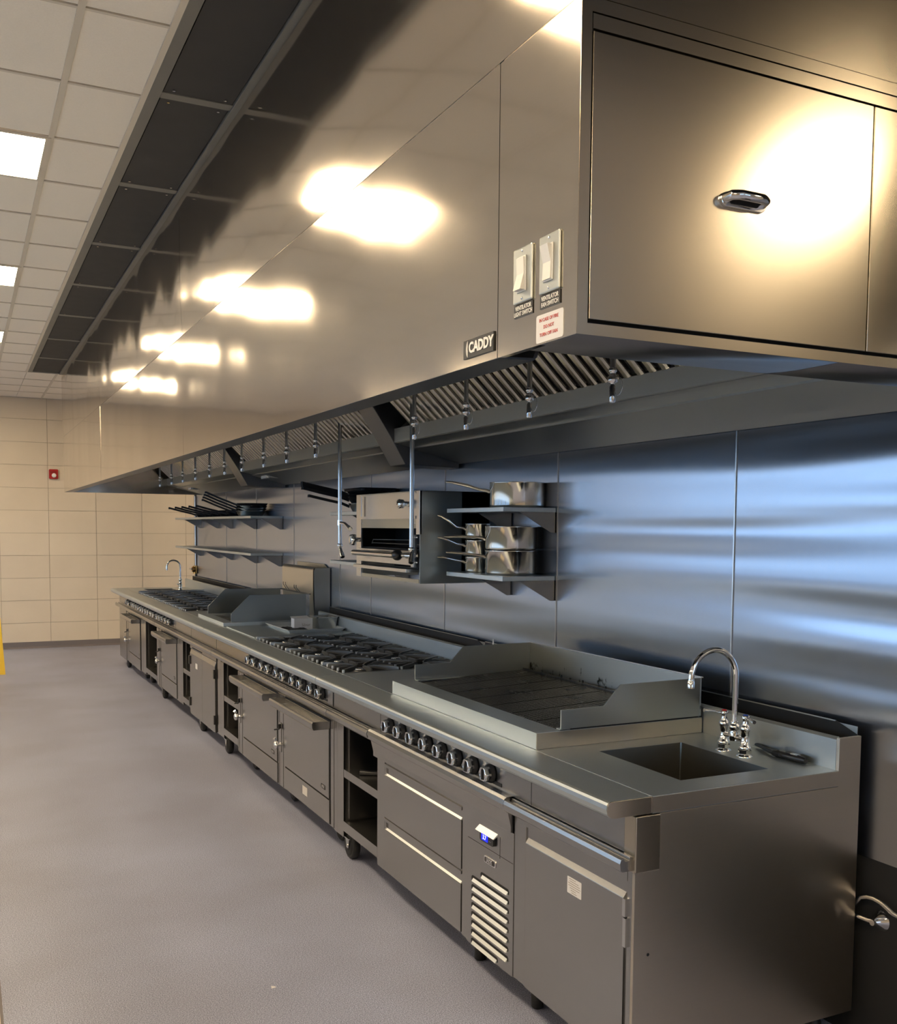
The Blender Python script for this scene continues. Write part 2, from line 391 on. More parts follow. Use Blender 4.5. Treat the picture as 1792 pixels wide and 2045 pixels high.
# dark strip between ceiling and hood
SX0, SX1 = .694, 1.053
st = struct('trim_1', MB().box(SX0, SX1, -.7, 12.08, ZC+.012, ZC+.02), 'void')
part('side_rail', MB().box(SX0, SX0+.045, -.7, 12.08, ZC-.006, ZC+.012), 'darktee', st, bevel=.002)
part('side_rail', MB().box(SX1-.035, SX1+.004, -.7, 12.08, ZC-.010, ZC+.012), 'darktee', st, bevel=.002)
bars = [-.45, .70, 1.84, 2.98, 4.12, 5.26, 6.42, 7.56, 8.70, 9.85, 11.0, 12.06]
for i, y in enumerate(bars):
    part('cross_bar', MB().box(SX0+.045, SX1-.035, y-.028, y+.028, ZC-.004, ZC+.010), 'darktee', st, bevel=.0015)
    if i+1 < len(bars):
        y2 = bars[i+1]; pn = part('dark_panel', MB().box(SX0+.05, SX1-.04, y+.032, y2-.032, ZC-.001, ZC+.012), 'darktile', st)
        if 2 < i < 8:
            sm = MB()
            for sx in (SX0+.085, SX1-.075):
                for sy in (y+.06, y2-.06): sm.lathe([(.006, 0), (.004, .003), (0, .004)], (sx, sy, ZC-.0045), n=8)
            part('screw_heads', sm, 'chrome', pn)

# ceiling lamps
names = {(-.22, 2): 'nearest square ceiling light panel on the left, bright white', (-.22, 6): 'second square ceiling light panel from the camera, above the aisle',
         (-.22, 10): 'third square ceiling light panel, small at the left photo edge', (-.22, 14): 'farthest square ceiling light panel above the aisle, by the tiled wall'}
dm = MB().box(.022, P-.022, .022, P-.022, 0, .006).mesh('diffuser', 'lamp')
fm = MB().box(0, .022, 0, P, -.004, .012).box(P-.022, P, 0, P, -.004, .012).box(.022, P-.022, 0, .022, -.004, .012).box(.022, P-.022, P-.022, P, -.004, .012).mesh('lamp_frame', 'tee')
for x, k in LIGHTS:
    y = ty0+P*k
    if (x, k) in names: lb = names[(x, k)]
    else:
        row = 'of the aisle row from the back wall' if x == -.22 else 'of the window row from the back wall' if x < 0 else 'from the back wall beyond the partition'
        rowk = sorted([q[1] for q in LIGHTS if q[0] == x and q not in names])
        lb = 'square ceiling light panel, %s %s' % (['first', 'second', 'third', 'fourth', 'fifth', 'sixth', 'seventh'][rowk.index(k)], row)
    t = thing('ceiling_light', lb, 'light', (x, y, ZC), 'square ceiling light panels')
    put('diffuser', dm, t, (x, y, ZC)); put('lamp_frame', fm, t, (x, y, ZC))

# ------------------------------------------------------------------ steel clad partition
WX = 2.62
wp = struct('wall_partition', MB().box(WX+.004, WX+.18, .9, 12.60, 0, ZC+.02), 'shadewall')
seams = [.9, 1.66, 2.91, 4.156, 5.42, 6.63, 7.28, 8.47, 9.71, 10.96, 12.50]
for a, b in zip(seams, seams[1:]):
    part('steel_panel', MB().box(WX, WX+.004, a+.003, b-.003, .618, 2.30), 'panel', wp)
for s_ in seams[2:-1]:
    part('seam_strip', MB().box(WX-.004, WX+.002, s_-.003, s_+.003, .618, 2.06), 'bright', wp)
part('corner_trim', MB().box(WX-.012, WX+.182, 12.575, 12.612, 0, 2.30), 'bright', wp)

# prep table opposite the cooking line (left of the frame, mirrored in the steel)
pt = thing('prep_table', 'long steel-topped prep table across the aisle from the cooking line, left of the photo', 'table', (-1.15, 6.4, 0))
part('table_top', MB().box(-2.1, -.46, 1.6, 11.4, .86, .90), 'top', pt, bevel=.004)
part('side_board', MB().box(-.50, -.48, 1.65, 11.35, .12, .86).box(-2.08, -2.06, 1.65, 11.35, .12, .86).box(-2.06, -.5, 1.65, 1.67, .12, .86).box(-2.06, -.5, 11.33, 11.35, .12, .86), 'greypaint', pt)
for y in (1.72, 4.8, 8.0, 11.28):
    for x in (-.56, -2.0): part('leg', MB().lathe([(.02, 0), (.025, .01), (.025, .14)], (x, y, 0), n=12), 'bright', pt)

# ------------------------------------------------------------------ exhaust hood
HX, HY0, HY1, HZ = 1.055, 1.617, 12.12, 2.044
SEAM = 2.664
hd = thing('exhaust_hood', 'long stainless steel exhaust hood running above the whole cooking line', 'exhaust hood', (HX, HY0, HZ))
fy = [HY0, 1.928, 5.35, 8.80, HY1]
for i, (a, b) in enumerate(zip(fy, fy[1:])):
    tl = [0, .0, .002, -.002][i]
    part('front_panel', MB().prism([(HX, HZ), (HX+tl, SEAM-.002), (HX+.015, SEAM-.002), (HX+.015, HZ)], a+(.0015 if i else .0008), b-.0015, 'y'), 'hood', hd)
for a, b in ((HY0, 5.35), (5.35, 8.80), (8.80, HY1)):
    part('upper_front_panel', MB().sheet([(HX+.001, SEAM+.002), (HX-.0035, SEAM+.09), (HX-.008, SEAM+.18), (HX-.010, SEAM+.27), (HX-.010, SEAM+.4), (HX-.009, ZC-.012)], a+(.0015 if a > HY0 else .0012), b-.0015).prism([(HX+.002, SEAM+.002), (HX+.002, ZC-.012), (HX+.02, ZC-.012), (HX+.02, SEAM+.002)], a+(.0015 if a > HY0 else .022), b-.0015, 'y'), 'hood', hd)
mb = MB().box(HX+.004, HX+.02, HY0+.01, HY1, SEAM-.01, SEAM+.01)
for y in fy[1:-1]: mb.box(HX+.004, HX+.02, y-.01, y+.01, HZ+.002, ZC-.02)
part('seam_backing', mb, 'bright', hd)
# near end: frame, doors, upper panel
part('corner_post', MB().box(HX+.0004, 1.079, HY0, HY0+.02, HZ, 2.80), 'hood_end', hd)
part('lower_rail', MB().box(1.079, 2.60, HY0, HY0+.02, HZ, 2.066), 'hood_end', hd)
part('upper_rail', MB().box(1.079, 2.60, HY0, HY0+.018, 2.638, 2.664), 'hood_end', hd)
part('door_header', MB().box(1.082, 2.60, HY0+.002, HY0+.02, 2.609, 2.636), 'hood_end', hd)
part('upper_end_panel', MB().box(1.079, 2.615, HY0+.003, HY0+.018, 2.667, ZC-.012), 'hood_end', hd)
part('corner_post_upper', MB().box(HX-.006, 1.079, HY0+.001, HY0+.02, 2.80, ZC-.012), 'hood_end', hd)
part('door_backing', MB().box(1.07, 2.6, HY0+.024, HY0+.03, HZ, ZC-.02), 'void', hd)
d1 = part('access_door', MB().prism([(1.082, 0), (1.818, 0), (1.818, .012), (1.082, .012)], 2.074, 2.604, 'z').xf(Matrix.Translation((0, HY0, 0))), 'hood_end', hd, bevel=.0015)
d2 = part('access_door', MB().box(1.822, 2.56, HY0, HY0+.012, 2.074, 2.604), 'hood_end', hd, bevel=.0015)
# pull handle: rounded block with an open finger slot
def pull(cx, cz, p):
    def ring(w, h, r, y0, y1, mb, hole):
        return mb
    mb = MB()
    mb.prism(rrect(cx, cz, .118, .030, .0149, 5), HY0-.006, HY0, 'y')
    mb2 = MB()
    pts = [(cx-.048, HY0-.004, cz+.002), (cx-.044, HY0-.020, cz+.004), (cx-.030, HY0-.028, cz+.004), (cx+.030, HY0-.028, cz+.004), (cx+.044, HY0-.020, cz+.004), (cx+.048, HY0-.004, cz+.002)]
    mb.tube(pts, .010, 12)
    o = part('handle', mb, 'chrome', p, 'oval chrome pull handle', .002)
    mb = MB().prism(rrect(cx, cz-.001, .076, .013, .006, 4), HY0-.0075, HY0-.0055, 'y'); part('finger_recess', mb, 'void', hd)
pull(1.452, 2.343, d1)
# bottom lip
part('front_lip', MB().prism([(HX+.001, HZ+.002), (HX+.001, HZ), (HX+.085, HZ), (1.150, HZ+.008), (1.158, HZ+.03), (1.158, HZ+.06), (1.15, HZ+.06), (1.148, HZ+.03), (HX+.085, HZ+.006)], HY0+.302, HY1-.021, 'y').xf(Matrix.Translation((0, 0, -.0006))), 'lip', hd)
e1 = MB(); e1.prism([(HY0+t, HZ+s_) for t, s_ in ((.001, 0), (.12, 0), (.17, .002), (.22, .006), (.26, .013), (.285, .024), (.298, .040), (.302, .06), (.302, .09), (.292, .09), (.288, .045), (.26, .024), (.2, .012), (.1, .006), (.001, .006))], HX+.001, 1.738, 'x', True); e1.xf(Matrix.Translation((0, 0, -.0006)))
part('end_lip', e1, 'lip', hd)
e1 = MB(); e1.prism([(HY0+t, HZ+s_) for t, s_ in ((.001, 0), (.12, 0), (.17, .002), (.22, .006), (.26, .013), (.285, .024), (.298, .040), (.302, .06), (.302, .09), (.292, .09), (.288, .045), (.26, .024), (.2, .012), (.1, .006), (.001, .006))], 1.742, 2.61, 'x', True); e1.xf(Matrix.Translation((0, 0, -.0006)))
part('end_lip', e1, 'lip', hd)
part('far_end_panel', MB().box(HX+.001, 2.612, HY1-.02, HY1, HZ, ZC-.012), 'hood', hd)
part('inner_front', MB().box(HX+.03, HX+.04, HY0+.02, HY1-.02, HZ+.06, 2.75), 'hood_in', hd)
part('inner_end', MB().box(HX+.04, 2.6, HY0+.035, HY0+.045, HZ+.08, 2.75), 'hood_in', hd)
part('inner_roof', MB().box(HX+.03, 2.61, HY0+.02, HY1-.02, 2.75, 2.77), 'hood_in', hd)
part('rear_plenum', MB().prism([(2.215, 2.222), (2.2, 2.222), (2.2, 2.145), (2.225, 2.139), (2.30, 2.126), (2.30, 2.118), (2.612, 2.046), (2.612, 2.72), (2.3, 2.72), (2.3, 2.3)], HY0+.046, HY1-.02, 'y'), 'hood_in', hd)
part('grease_gutter', MB().prism([(2.192, 2.226), (2.192, 2.150), (2.199, 2.148), (2.199, 2.226)], HY0+.30, HY1-.02, 'y'), 'gutter', hd)
# baffle filters
top, bot = Vector((1.78, 0, 2.62)), Vector((2.19, 0, 2.232))
d = (bot-top); ln = d.length; d.normalize(); nrm = Vector((-d.z, 0, d.x)) * -1   # facing down and forward
if nrm.z > 0: nrm = -nrm
def slat():
    mb = MB(); wd = .044
    prof = [(0, 0), (.002, .010), (.012, .015), (wd-.012, .015), (wd-.002, .010), (wd, 0), (wd-.006, .006), (.006, .006)]
    v = []; n = len(prof)
    for base in (top, bot):
        for a, h in prof: v.append(tuple(base + Vector((0, a, 0)) + nrm*h))
    f = [(i, (i+1) % n, n+(i+1) % n, n+i) for i in range(n)] + [tuple(range(n)), tuple(range(n, 2*n))[::-1]]
    mb.add(v, f); return mb
sm = slat().mesh('baffle', 'baffle')
y = 1.98; nf = 0
divs = [(5.20, 5.42), (8.66, 8.90)]
while y < HY1-.55:
    yy = y
    for a, b in divs:
        if yy+.50 > a and yy < b: yy = b+.01
    y = yy
    if y > HY1-.55: break
    fl = part('baffle_filter', MB().add([tuple(top+Vector((0, y, 0))-nrm*.004), tuple(bot+Vector((0, y, 0))-nrm*.004), tuple(bot+Vector((0, y+.495, 0))-nrm*.004), tuple(top+Vector((0, y+.495, 0))-nrm*.004)], [(0, 1, 2, 3)]), 'void', hd, at=(2.0, y, 2.4))
    for k in range(7):
        put('baffle', sm, fl, (0, y+.004+k*.0705, 0))
    y += .50
for a, b in divs:
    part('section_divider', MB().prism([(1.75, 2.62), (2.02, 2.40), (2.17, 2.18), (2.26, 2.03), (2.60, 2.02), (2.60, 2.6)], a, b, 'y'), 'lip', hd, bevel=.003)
for y in (8.45, 4.95 - .0, 11.55):
    if y == 4.95: continue
    lp = part('hood_lamp', MB().box(2.36, 2.60, y-.12, y+.14, 2.085, 2.16), 'hood_in', hd, 'unlit lamp box under the hood')
    part('lamp_lens', MB().prism(rrect(y, 2.11, .16, .05, .015), 2.345, 2.36, 'x'), 'strobe', lp)

# maker badge, switches and notices on the near end of the hood face
FX = HX
bd = part('badge', MB().box(FX-.004, FX, 1.940, 2.085, 2.0615, 2.104), 'plastic', hd, 'black maker badge with white lettering', .001)
text('badge_lettering', 'CADDY', .0325, 'letter', bd, (FX-.0046, 1.998, 2.0830), '-x', bold=.0012, sx=1.02)
mb = MB()
for k, r_ in enumerate((.006, .009, .012, .015, .018)):
    pts = [(FX-.0050, 2.0585+math.cos(R(a))*r_*.55, 2.0825+math.sin(R(a))*r_) for a in range(-80, 81, 20)]
    mb.tube(pts, .0007, 5)
part('badge_emblem', mb, 'letter', bd)
def switch(yc, zc, label, words, up):
    pl = part('switch_plate', MB().prism([(yc-.0375, zc-.0565), (yc+.0375, zc-.0565), (yc+.0375, zc+.0565), (yc-.0375, zc+.0565)], FX-.006, FX, 'x'), 'shield', hd, label, .003)
    part('switch_frame', MB().box(FX-.0085, FX-.006, yc-.0180, yc+.0180, zc-.036, zc+.036), 'white', pl, bevel=.001)
    s1, s2 = (.004, .011) if up else (.011, .004)
    part('rocker', MB().prism([(FX-.008, zc+.033), (FX-.008-s1, zc+.033), (FX-.0105, zc), (FX-.008-s2, zc-.033), (FX-.008, zc-.033)], yc-.0145, yc+.0145, 'y'), 'white', pl)
    part('screws', MB().lathe([(.0035, 0), (.0025, .0015), (0, .002)], (FX-.006, yc, zc+.048), '-x', 10).lathe([(.0035, 0), (.0025, .0015), (0, .002)], (FX-.006, yc, zc-.048), '-x', 10), 'chrome', pl)
    tg = part('name_tag', MB().box(FX-.002, FX, yc-.0375, yc+.0375, zc-.084, zc-.0575), 'plastic', hd, 'black plastic name tag with white words')
    text('tag_lettering', words[0], .0125, 'letter', tg, (FX-.0024, yc, zc-.0655), '-x', depth=.0003, bold=.0002, sx=.86)
    text('tag_lettering', words[1], .0125, 'letter', tg, (FX-.0024, yc, zc-.0773), '-x', depth=.0003, bold=.0002, sx=.86)
switch(1.8155, 2.1965, 'switch plate farther from the hood corner', ('VENTILATOR', 'LIGHT SWITCH'), True)
switch(1.7115, 2.1965, 'switch plate nearer the hood corner', ('VENTILATOR', 'FAN SWITCH'), False)
nt_ = part('warning_sticker', MB().prism(rrect(1.7135, 2.0745, .101, .055, .005), FX-.001, FX, 'x'), 'paper', hd, 'white warning sticker with red words')
for k, wd in enumerate(('IN CASE OF FIRE', 'DO NOT', 'TURN OFF FAN')):
    text('sticker_lettering', wd, .0098, 'redink', nt_, (FX-.0014, 1.716, 2.0905-.0145*k), '-x', depth=.0002, bold=.0001)

# ------------------------------------------------------------------ fire suppression nozzles and drop pipes
ordn = ['first', 'second', 'third', 'fourth', 'fifth', 'sixth', 'seventh', 'eighth', 'ninth', 'tenth', 'eleventh', 'twelfth', 'thirteenth', 'fourteenth']
ny = [2.412, 2.883, 3.345, 3.82, 5.109, 5.633, 6.119, 6.66, 7.151, 7.631, 8.145, 8.657, 9.161, 9.745]
for i, y in enumerate(ny):
    t = thing('fire_nozzle', ordn[i]+' fire-suppression nozzle from the near end, hanging on a pipe under the hood', 'nozzle', (1.70, y, 2.04), 'fire nozzles under the hood')
    part('pipe', MB().tube([(1.70, y, 2.135), (1.70, y, 2.75)], .0085, 10), 'bright', t)
    part('nozzle', MB().lathe([(.007, 0), (.009, .004), (.009, .045), (.006, .05), (.006, .056), (.014, .058), (.014, .074), (.009, .077), (.009, .086), (.012, .088), (.012, .098), (.008, .1)], (1.70, y, 2.04), n=10), 'chrome', t)
    pts = [(1.70+.006, y-.02-.020*math.cos(R(a)), 2.085+.026*math.sin(R(a))) for a in range(-150, 160, 25)]
    part('tether', MB().tube(pts, .0009, 5, False), 'chrome', t)
def drop(y, label, tee):
    t = thing('drop_pipe', label, 'pipe', (2.10, y, 1.50), 'drop pipes beside the wall broiler')
    part('pipe', MB().tube([(2.10, y, 1.56), (2.10, y, 2.75)], .012, 12), 'bright', t)
    mb = MB().lathe([(.014, 0), (.017, .004), (.017, .016), (.013, .02)], (2.10, y, 1.552), n=12)
    e = (2.085, y-.03, 1.515) if not tee else (2.10, y-.035, 1.512)
    mb.tube([(2.10, y, 1.56), (2.10, y-.004, 1.545), tuple((Vector((2.10, y-.004, 1.545))+Vector(e))/2), e], .010, 10)
    e2 = Vector(e)+(Vector(e)-Vector((2.10, y, 1.56))).normalized()*.028
    mb.tube([e, tuple(e2)], .014, 8)
    part('nozzle', mb, 'chrome', t)
    part('tether', MB().tube([(2.09, y-.03-.014*math.cos(R(a)), 1.495+.014*math.sin(R(a))) for a in range(-180, 60, 30)], .001, 5, False), 'chrome', t)
    if tee:
        mb = MB().lathe([(.016, -.016), (.016, .016)], (2.10, y, 1.70), n=12).tube([(2.10, y, 1.70), (2.10, y-.09, 1.695), (2.10, y-.12, 1.685), (2.10, y-.155, 1.672)], .010, 10).tube([(2.10, y-.155, 1.672), (2.10, y-.185, 1.663)], .014, 8)
        part('side_nozzle', mb, 'chrome', t)
drop(5.84, 'grey vertical drop pipe left of the wall broiler, with a side nozzle', True)
drop(4.745, 'grey vertical drop pipe in front of the right side of the wall broiler', False)

# ------------------------------------------------------------------ the cooking line
FXC, BX = 1.70, 2.583          # cabinet face, back
ZT, ZB = .914, .108            # worktop, bottom of the bodies
LIP = [(1.752, .914), (1.612, .914), (1.604, .911), (1.600, .904), (1.599, .892), (1.602, .878), (1.610, .869), (1.622, .865), (1.752, .866)]
def bullnose(p, a, b): return part('bullnose_edge', MB().prism(LIP, a+.002, b-.002, 'y'), 'top', p, bevel=.0008)
def drip_rail(p, a, b): return part('drip_rail', MB().prism([(1.70, .742), (1.690, .742), (1.688, .732), (1.674, .732), (1.668, .740), (1.660, .738), (1.656, .726), (1.658, .706), (1.665, .700), (1.70, .700)], a, b, 'y'), 'face', p, bevel=.001)
def riser(p, a, b):
    a += .0125 if a < 2.3 else 0
    part('riser', MB().prism([(2.486, .870), (2.486, 1.012), (2.492, 1.020), (2.500, 1.020), (2.500, 1.006), (2.505, .90), (2.505, .87)], a, b, 'y'), 'top', p, bevel=.001)
    part('riser_channel', MB().box(2.503, 2.578, a+.004, b-.002, .90, .985), 'void', p)
    part('riser_back', MB().prism([(a+.004, .12), (b, .12), (b, 1.050), (a+.09, 1.050), (a+.004, 1.020)], 2.578, 2.582, 'x'), 'void', p)  # steel plate coloured black, its shadow painted in
    part('riser_back_edge', MB().box(2.577, 2.583, a+.09, b, 1.048, 1.051).box(2.5825, 2.5845, a+.004, b, .12, 1.045), 'shield', p)
def body(p, a, b, nich=()):
    """carcass: solid where closed, hollow at the niches (y0, y1)"""
    mb = MB(); cur = a
    for n0, n1 in nich:
        if n0 > cur: mb.box(1.705, 2.50, cur, n0, ZB+.004, .735)
        mb.box(1.705, 2.50, n0, n1, .675, .735); mb.box(1.705, 2.50, n0, n1, ZB+.03, .190); mb.box(2.42, 2.5, n0, n1, .19, .68)
        cur = n1
    if cur < b: mb.box(1.705, 2.50, cur, b, ZB+.004, .735)
    return part('carcass', mb, 'face', p)
def niche(p, n0, n1, shelf=.437):
    part('niche_frame', MB().box(FXC, FXC+.02, n0, n1, .142, .192), 'face', p)
    if shelf: part('niche_shelf', MB().box(FXC+.002, 2.42, n0, n1, shelf-.02, shelf+.02), 'face', p, bevel=.001)
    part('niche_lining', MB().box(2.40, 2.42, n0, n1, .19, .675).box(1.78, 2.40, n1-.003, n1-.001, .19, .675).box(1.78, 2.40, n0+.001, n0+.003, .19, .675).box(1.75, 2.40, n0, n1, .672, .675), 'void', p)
    part('niche_slide', MB().box(1.73, 2.38, n1-.012, n1-.004, .2, .665), 'face', p)
def post(p, a, b, z0=ZB, z1=.69):
    part('corner_post', MB().box(FXC, 1.712, a, b, z0, z1), 'face', p, bevel=.0015)
def caster(p, y, x=1.742, r=.071, plate=True, swivel=0):
    c = part('caster', MB().lathe([(.012, -.022), (r-.022, -.022), (r-.020, -.016), (r-.014, -.020), (r-.006, -.019), (r, -.012), (r, .012), (r-.006, .019), (r-.02, .022), (.012, .022)], (x, y, r), 'x', 24), 'black', p)
    part('caster_fork', MB().prism([(y+.026, .112), (y-.026, .112), (y-.016, r-.012), (y+.008, r-.012)], x-.029, x-.025, 'x').prism([(y+.026, .112), (y-.026, .112), (y-.016, r-.012), (y+.008, r-.012)], x+.025, x+.029, 'x').box(x-.035, x+.035, y-.035, y+.035, .106, .112).tube([(x-.032, y-.004, r), (x+.032, y-.004, r)], .006, 8), 'bright', c)
knob_skirt = MB().lathe([(.036, 0), (.034, .010), (.029, .014), (.029, .022)], (0, 0, 0), '-x', 24).mesh('knob_skirt', 'plastic')
kb = MB().lathe([(.0285, .014), (.0285, .022), (.0255, .034), (.0235, .038), (.0205, .036), (.018, .0355)], (0, 0, 0), '-x', 36, 6, .07)
knob_ring = kb.mesh('knob_ring', 'chrome')
knob_grip = MB().prism([(-.0045, -.019), (.0045, -.019), (.003, .019), (-.003, .019)], -.040, -.030, 'x').mesh('knob_grip', 'plastic')
def knob(p, y, z=.792, tilt=0):
    k = put('knob', knob_skirt, p, (FXC-.003, y, z)); put('knob_ring', knob_ring, k, (FXC-.003, y, z)); put('knob_grip', knob_grip, k, (FXC-.003, y, z), rot=(R(tilt), 0, 0))
def badge(p, y, z, wd=.075):
    b = part('badge', MB().prism(rrect(y, z, wd, .026, .008), FXC-.006, FXC, 'x'), 'chrome', p, 'small chrome badge', .001)
    part('badge_face', MB().prism(rrect(y, z, wd-.014, .018, .006), FXC-.0068, FXC-.006, 'x'), 'plastic', p)
    text('badge_lettering', 'JADE', .019, 'chrome', b, (FXC-.0076, y, z), '-x', bold=.0006, sx=1.05)
def oven(p, a, b, split=.252, btm=.112, sticker=None, bd=True, name='oven_door'):
    part('door_gap', MB().box(FXC+.001, FXC+.003, a-.012, b+.006, btm, .668), 'gap', p)
    dr = part(name, MB().box(FXC-.006, FXC+.002, a, b, split+.004, .662), 'face', p, bevel=.002)
    part('kick_panel', MB().box(FXC-.006, FXC+.002, a-.005, b+.005, btm, split-.004), 'face', p, bevel=.002)
    h = MB().prism([(1.600, .640), (1.604, .628), (1.612, .622), (1.612, .668), (1.604, .667), (1.600, .658)], a-.01, b+.01, 'y')
    for y in (a-.01, b+.004): h.prism([(1.608, .622), (1.70, .628), (1.70, .664), (1.608, .668)], y, y+.006, 'y')
    h.box(1.606, 1.70, a-.004, b+.004, .622, .626)
    part('oven_handle', h, 'face', dr, 'wide hollow pull bar', .0015)
    if bd: badge(dr, a+.085, split+.048)
    if sticker:
        part('rating_sticker', MB().box(FXC-.0070, FXC-.006, sticker[0]-.042, sticker[0]+.042, sticker[1]-.024, sticker[1]+.024), 'paper', p)
def latch_column(p, a, b, ky, z=.362):
    post(p, a, b, .108, .672)
    for y in (a+.035, b-.03): part('groove', MB().box(FXC-.0008, FXC+.001, y-.002, y+.002, .112, .668), 'gap', p)
    c = part('latch_plate', MB().prism(rrect(ky, z+.045, .036, .18, .01), FXC-.003, FXC, 'x'), 'face', p)
    part('latch_knob', MB().lathe([(.011, 0), (.009, .012), (.020, .018), (.024, .026), (.019, .038), (.008, .042), (0, .043)], (FXC-.002, ky, z), '-x', 24, 5, .09).tube([(FXC-.03, ky, z+.028), (FXC-.04, ky-.002, z+.042)], .009, 8), 'chrome', c)
    part('pilot_lever', MB().box(FXC-.016, FXC, ky-.008, ky+.006, z+.098, z+.125).tube([(FXC-.012, ky-.01, z+.098), (FXC-.030, ky+.028, z+.088)], .005, 6), 'black', c)

# grate and burner, shared by both ranges
def grate_mesh(lx, ly):
    mb = MB(); h0, h1, t = -.030, .0, .0045
    cx, cy = lx/2, ly/2
    def arm(x0, y0, x1, y1, tipz=.0, foot=True):
        dx, dy = x1-x0, y1-y0; L = math.hypot(dx, dy); nx, ny = -dy/L*t, dx/L*t
        k = .12
        xm, ym = x0+dx*k, y0+dy*k; xe, ye = x0+dx*.82, y0+dy*.82
        pr = [(x0, y0, h1-.004, h0+.008), (xm, ym, h1, h0), (xe, ye, h1, h1-.016), (x1, y1, h1-.007, h1-.012)]
        v = []
        for x, y, zt, zb in pr: v += [(x+nx, y+ny, zt), (x-nx, y-ny, zt), (x-nx, y-ny, zb), (x+nx, y+ny, zb)]
        f = [(0, 1, 2, 3), (12, 15, 14, 13)]
        for i in range(3):
            for j in range(4): a = i*4+j; b = i*4+(j+1) % 4; f.append((a, a+4, b+4, b))
        mb.add(v, f)
    r = .042
    e = .004
    for (x, y) in ((e, e), (lx-e, e), (e, ly-e), (lx-e, ly-e), (e, cy), (lx-e, cy), (cx, e), (cx, ly-e)):
        a = math.atan2(y-cy, x-cx); arm(x, y, cx+r*math.cos(a), cy+r*math.sin(a))
    for (x, y) in ((e, ly*.26), (e, ly*.74), (lx-e, ly*.26), (lx-e, ly*.74)):
        a = math.atan2(y-cy, x-cx); xx, yy = cx+r*2.2*math.cos(a), cy+r*2.2*math.sin(a); arm(x, y, xx, yy)
    for y in (e, ly-e): mb.box(.02, lx-.02, y-t, y+t, h0, -.016)
    for x in (.03, lx-.03): mb.box(x-t, x+t, e, ly-e, h0, -.020)
    nf = len(mb.f)
    for f_ in (.012, .26, .5, .74, .988):
        y = ly*f_; mb.box(.0005, .010, y-.0048, y+.0048, -.017, -.0015)
    me = mb.mesh('grate', 'iron'); me.materials.append(M['alu'])      # bright finger ends: worn metal, with their highlights put into the colour
    for p_ in me.polygons[nf:]: p_.material_index = 1
    return me
gm_front = grate_mesh(.325, .338); gm_back = grate_mesh(.378, .338)
burner = MB().lathe([(.055, -.03), (.05, -.012), (.034, -.008), (.034, 0), (.018, .004), (0, .005)], n=20).mesh('burner', 'iron')
burner_cap = MB().lathe([(.030, 0), (.030, .004), (.012, .006), (0, .006)], n=16).mesh('burner_cap', 'bright')
def burners(p, ya, n, pitch):
    for c in range(n):
        for (gx, gm_, lx) in ((1.768, gm_front, .325), (2.098, gm_back, .378)):
            y = ya+c*pitch; gr = put('grate', gm_, p, (gx, y, .932))
            if abs(pitch-.34) > .003: gr.scale = (1, pitch/.34, 1)
            bx, by = gx+lx/2, y+pitch/2
            b_ = put('burner', burner, p, (bx, by, .898)); put('burner_cap', burner_cap, b_, (bx, by, .903))

# ---------- section 1: sink, charbroiler shelf, refrigerated base
Y0 = 2.258
c1 = thing('refrigerated_counter', 'nearest steel counter section with small sink, fridge drawers and louvred compressor panel', 'counter', (2.1, 3.5, 0))
mb = MB()   # worktop with sink opening
sx0, sx1, sy0, sy1 = 1.948, 2.302, 2.370, 2.803
for a in ((1.757, sx0, Y0, 4.816), (sx1, 2.486, Y0, 4.816), (sx0, sx1, Y0, sy0), (sx0, sx1, sy1, 4.816)): mb.box(a[0], a[1], a[2], a[3], .864, ZT)
part('worktop', mb, 'top', c1)
zb = .74
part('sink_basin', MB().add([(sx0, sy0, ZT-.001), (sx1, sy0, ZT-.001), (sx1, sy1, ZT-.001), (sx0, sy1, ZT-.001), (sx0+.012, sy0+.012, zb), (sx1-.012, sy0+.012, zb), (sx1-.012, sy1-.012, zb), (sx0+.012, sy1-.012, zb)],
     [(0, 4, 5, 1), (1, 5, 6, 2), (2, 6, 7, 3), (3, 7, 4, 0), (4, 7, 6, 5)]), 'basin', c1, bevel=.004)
part('drain', MB().lathe([(.04, 0), (.04, .003), (.03, .002), (0, .001)], (2.12, 2.60, zb+.0005)), 'chrome', c1)
bullnose(c1, Y0, 4.817)
part('joint_line', MB().box(1.7525, 1.7565, Y0+.001, 4.815, .868, ZT-.0006), 'bright', c1)
riser(c1, Y0, 4.817)
body(c1, Y0+.01, 4.815, ((4.217, 4.675),))
part('control_panel', MB().box(FXC, FXC+.01, Y0+.03, 4.815, .745, .866), 'face', c1)
for y in (2.835, 4.18): part('groove', MB().box(FXC-.0006, FXC, y-.001, y+.001, .745, .864), 'gap', c1)
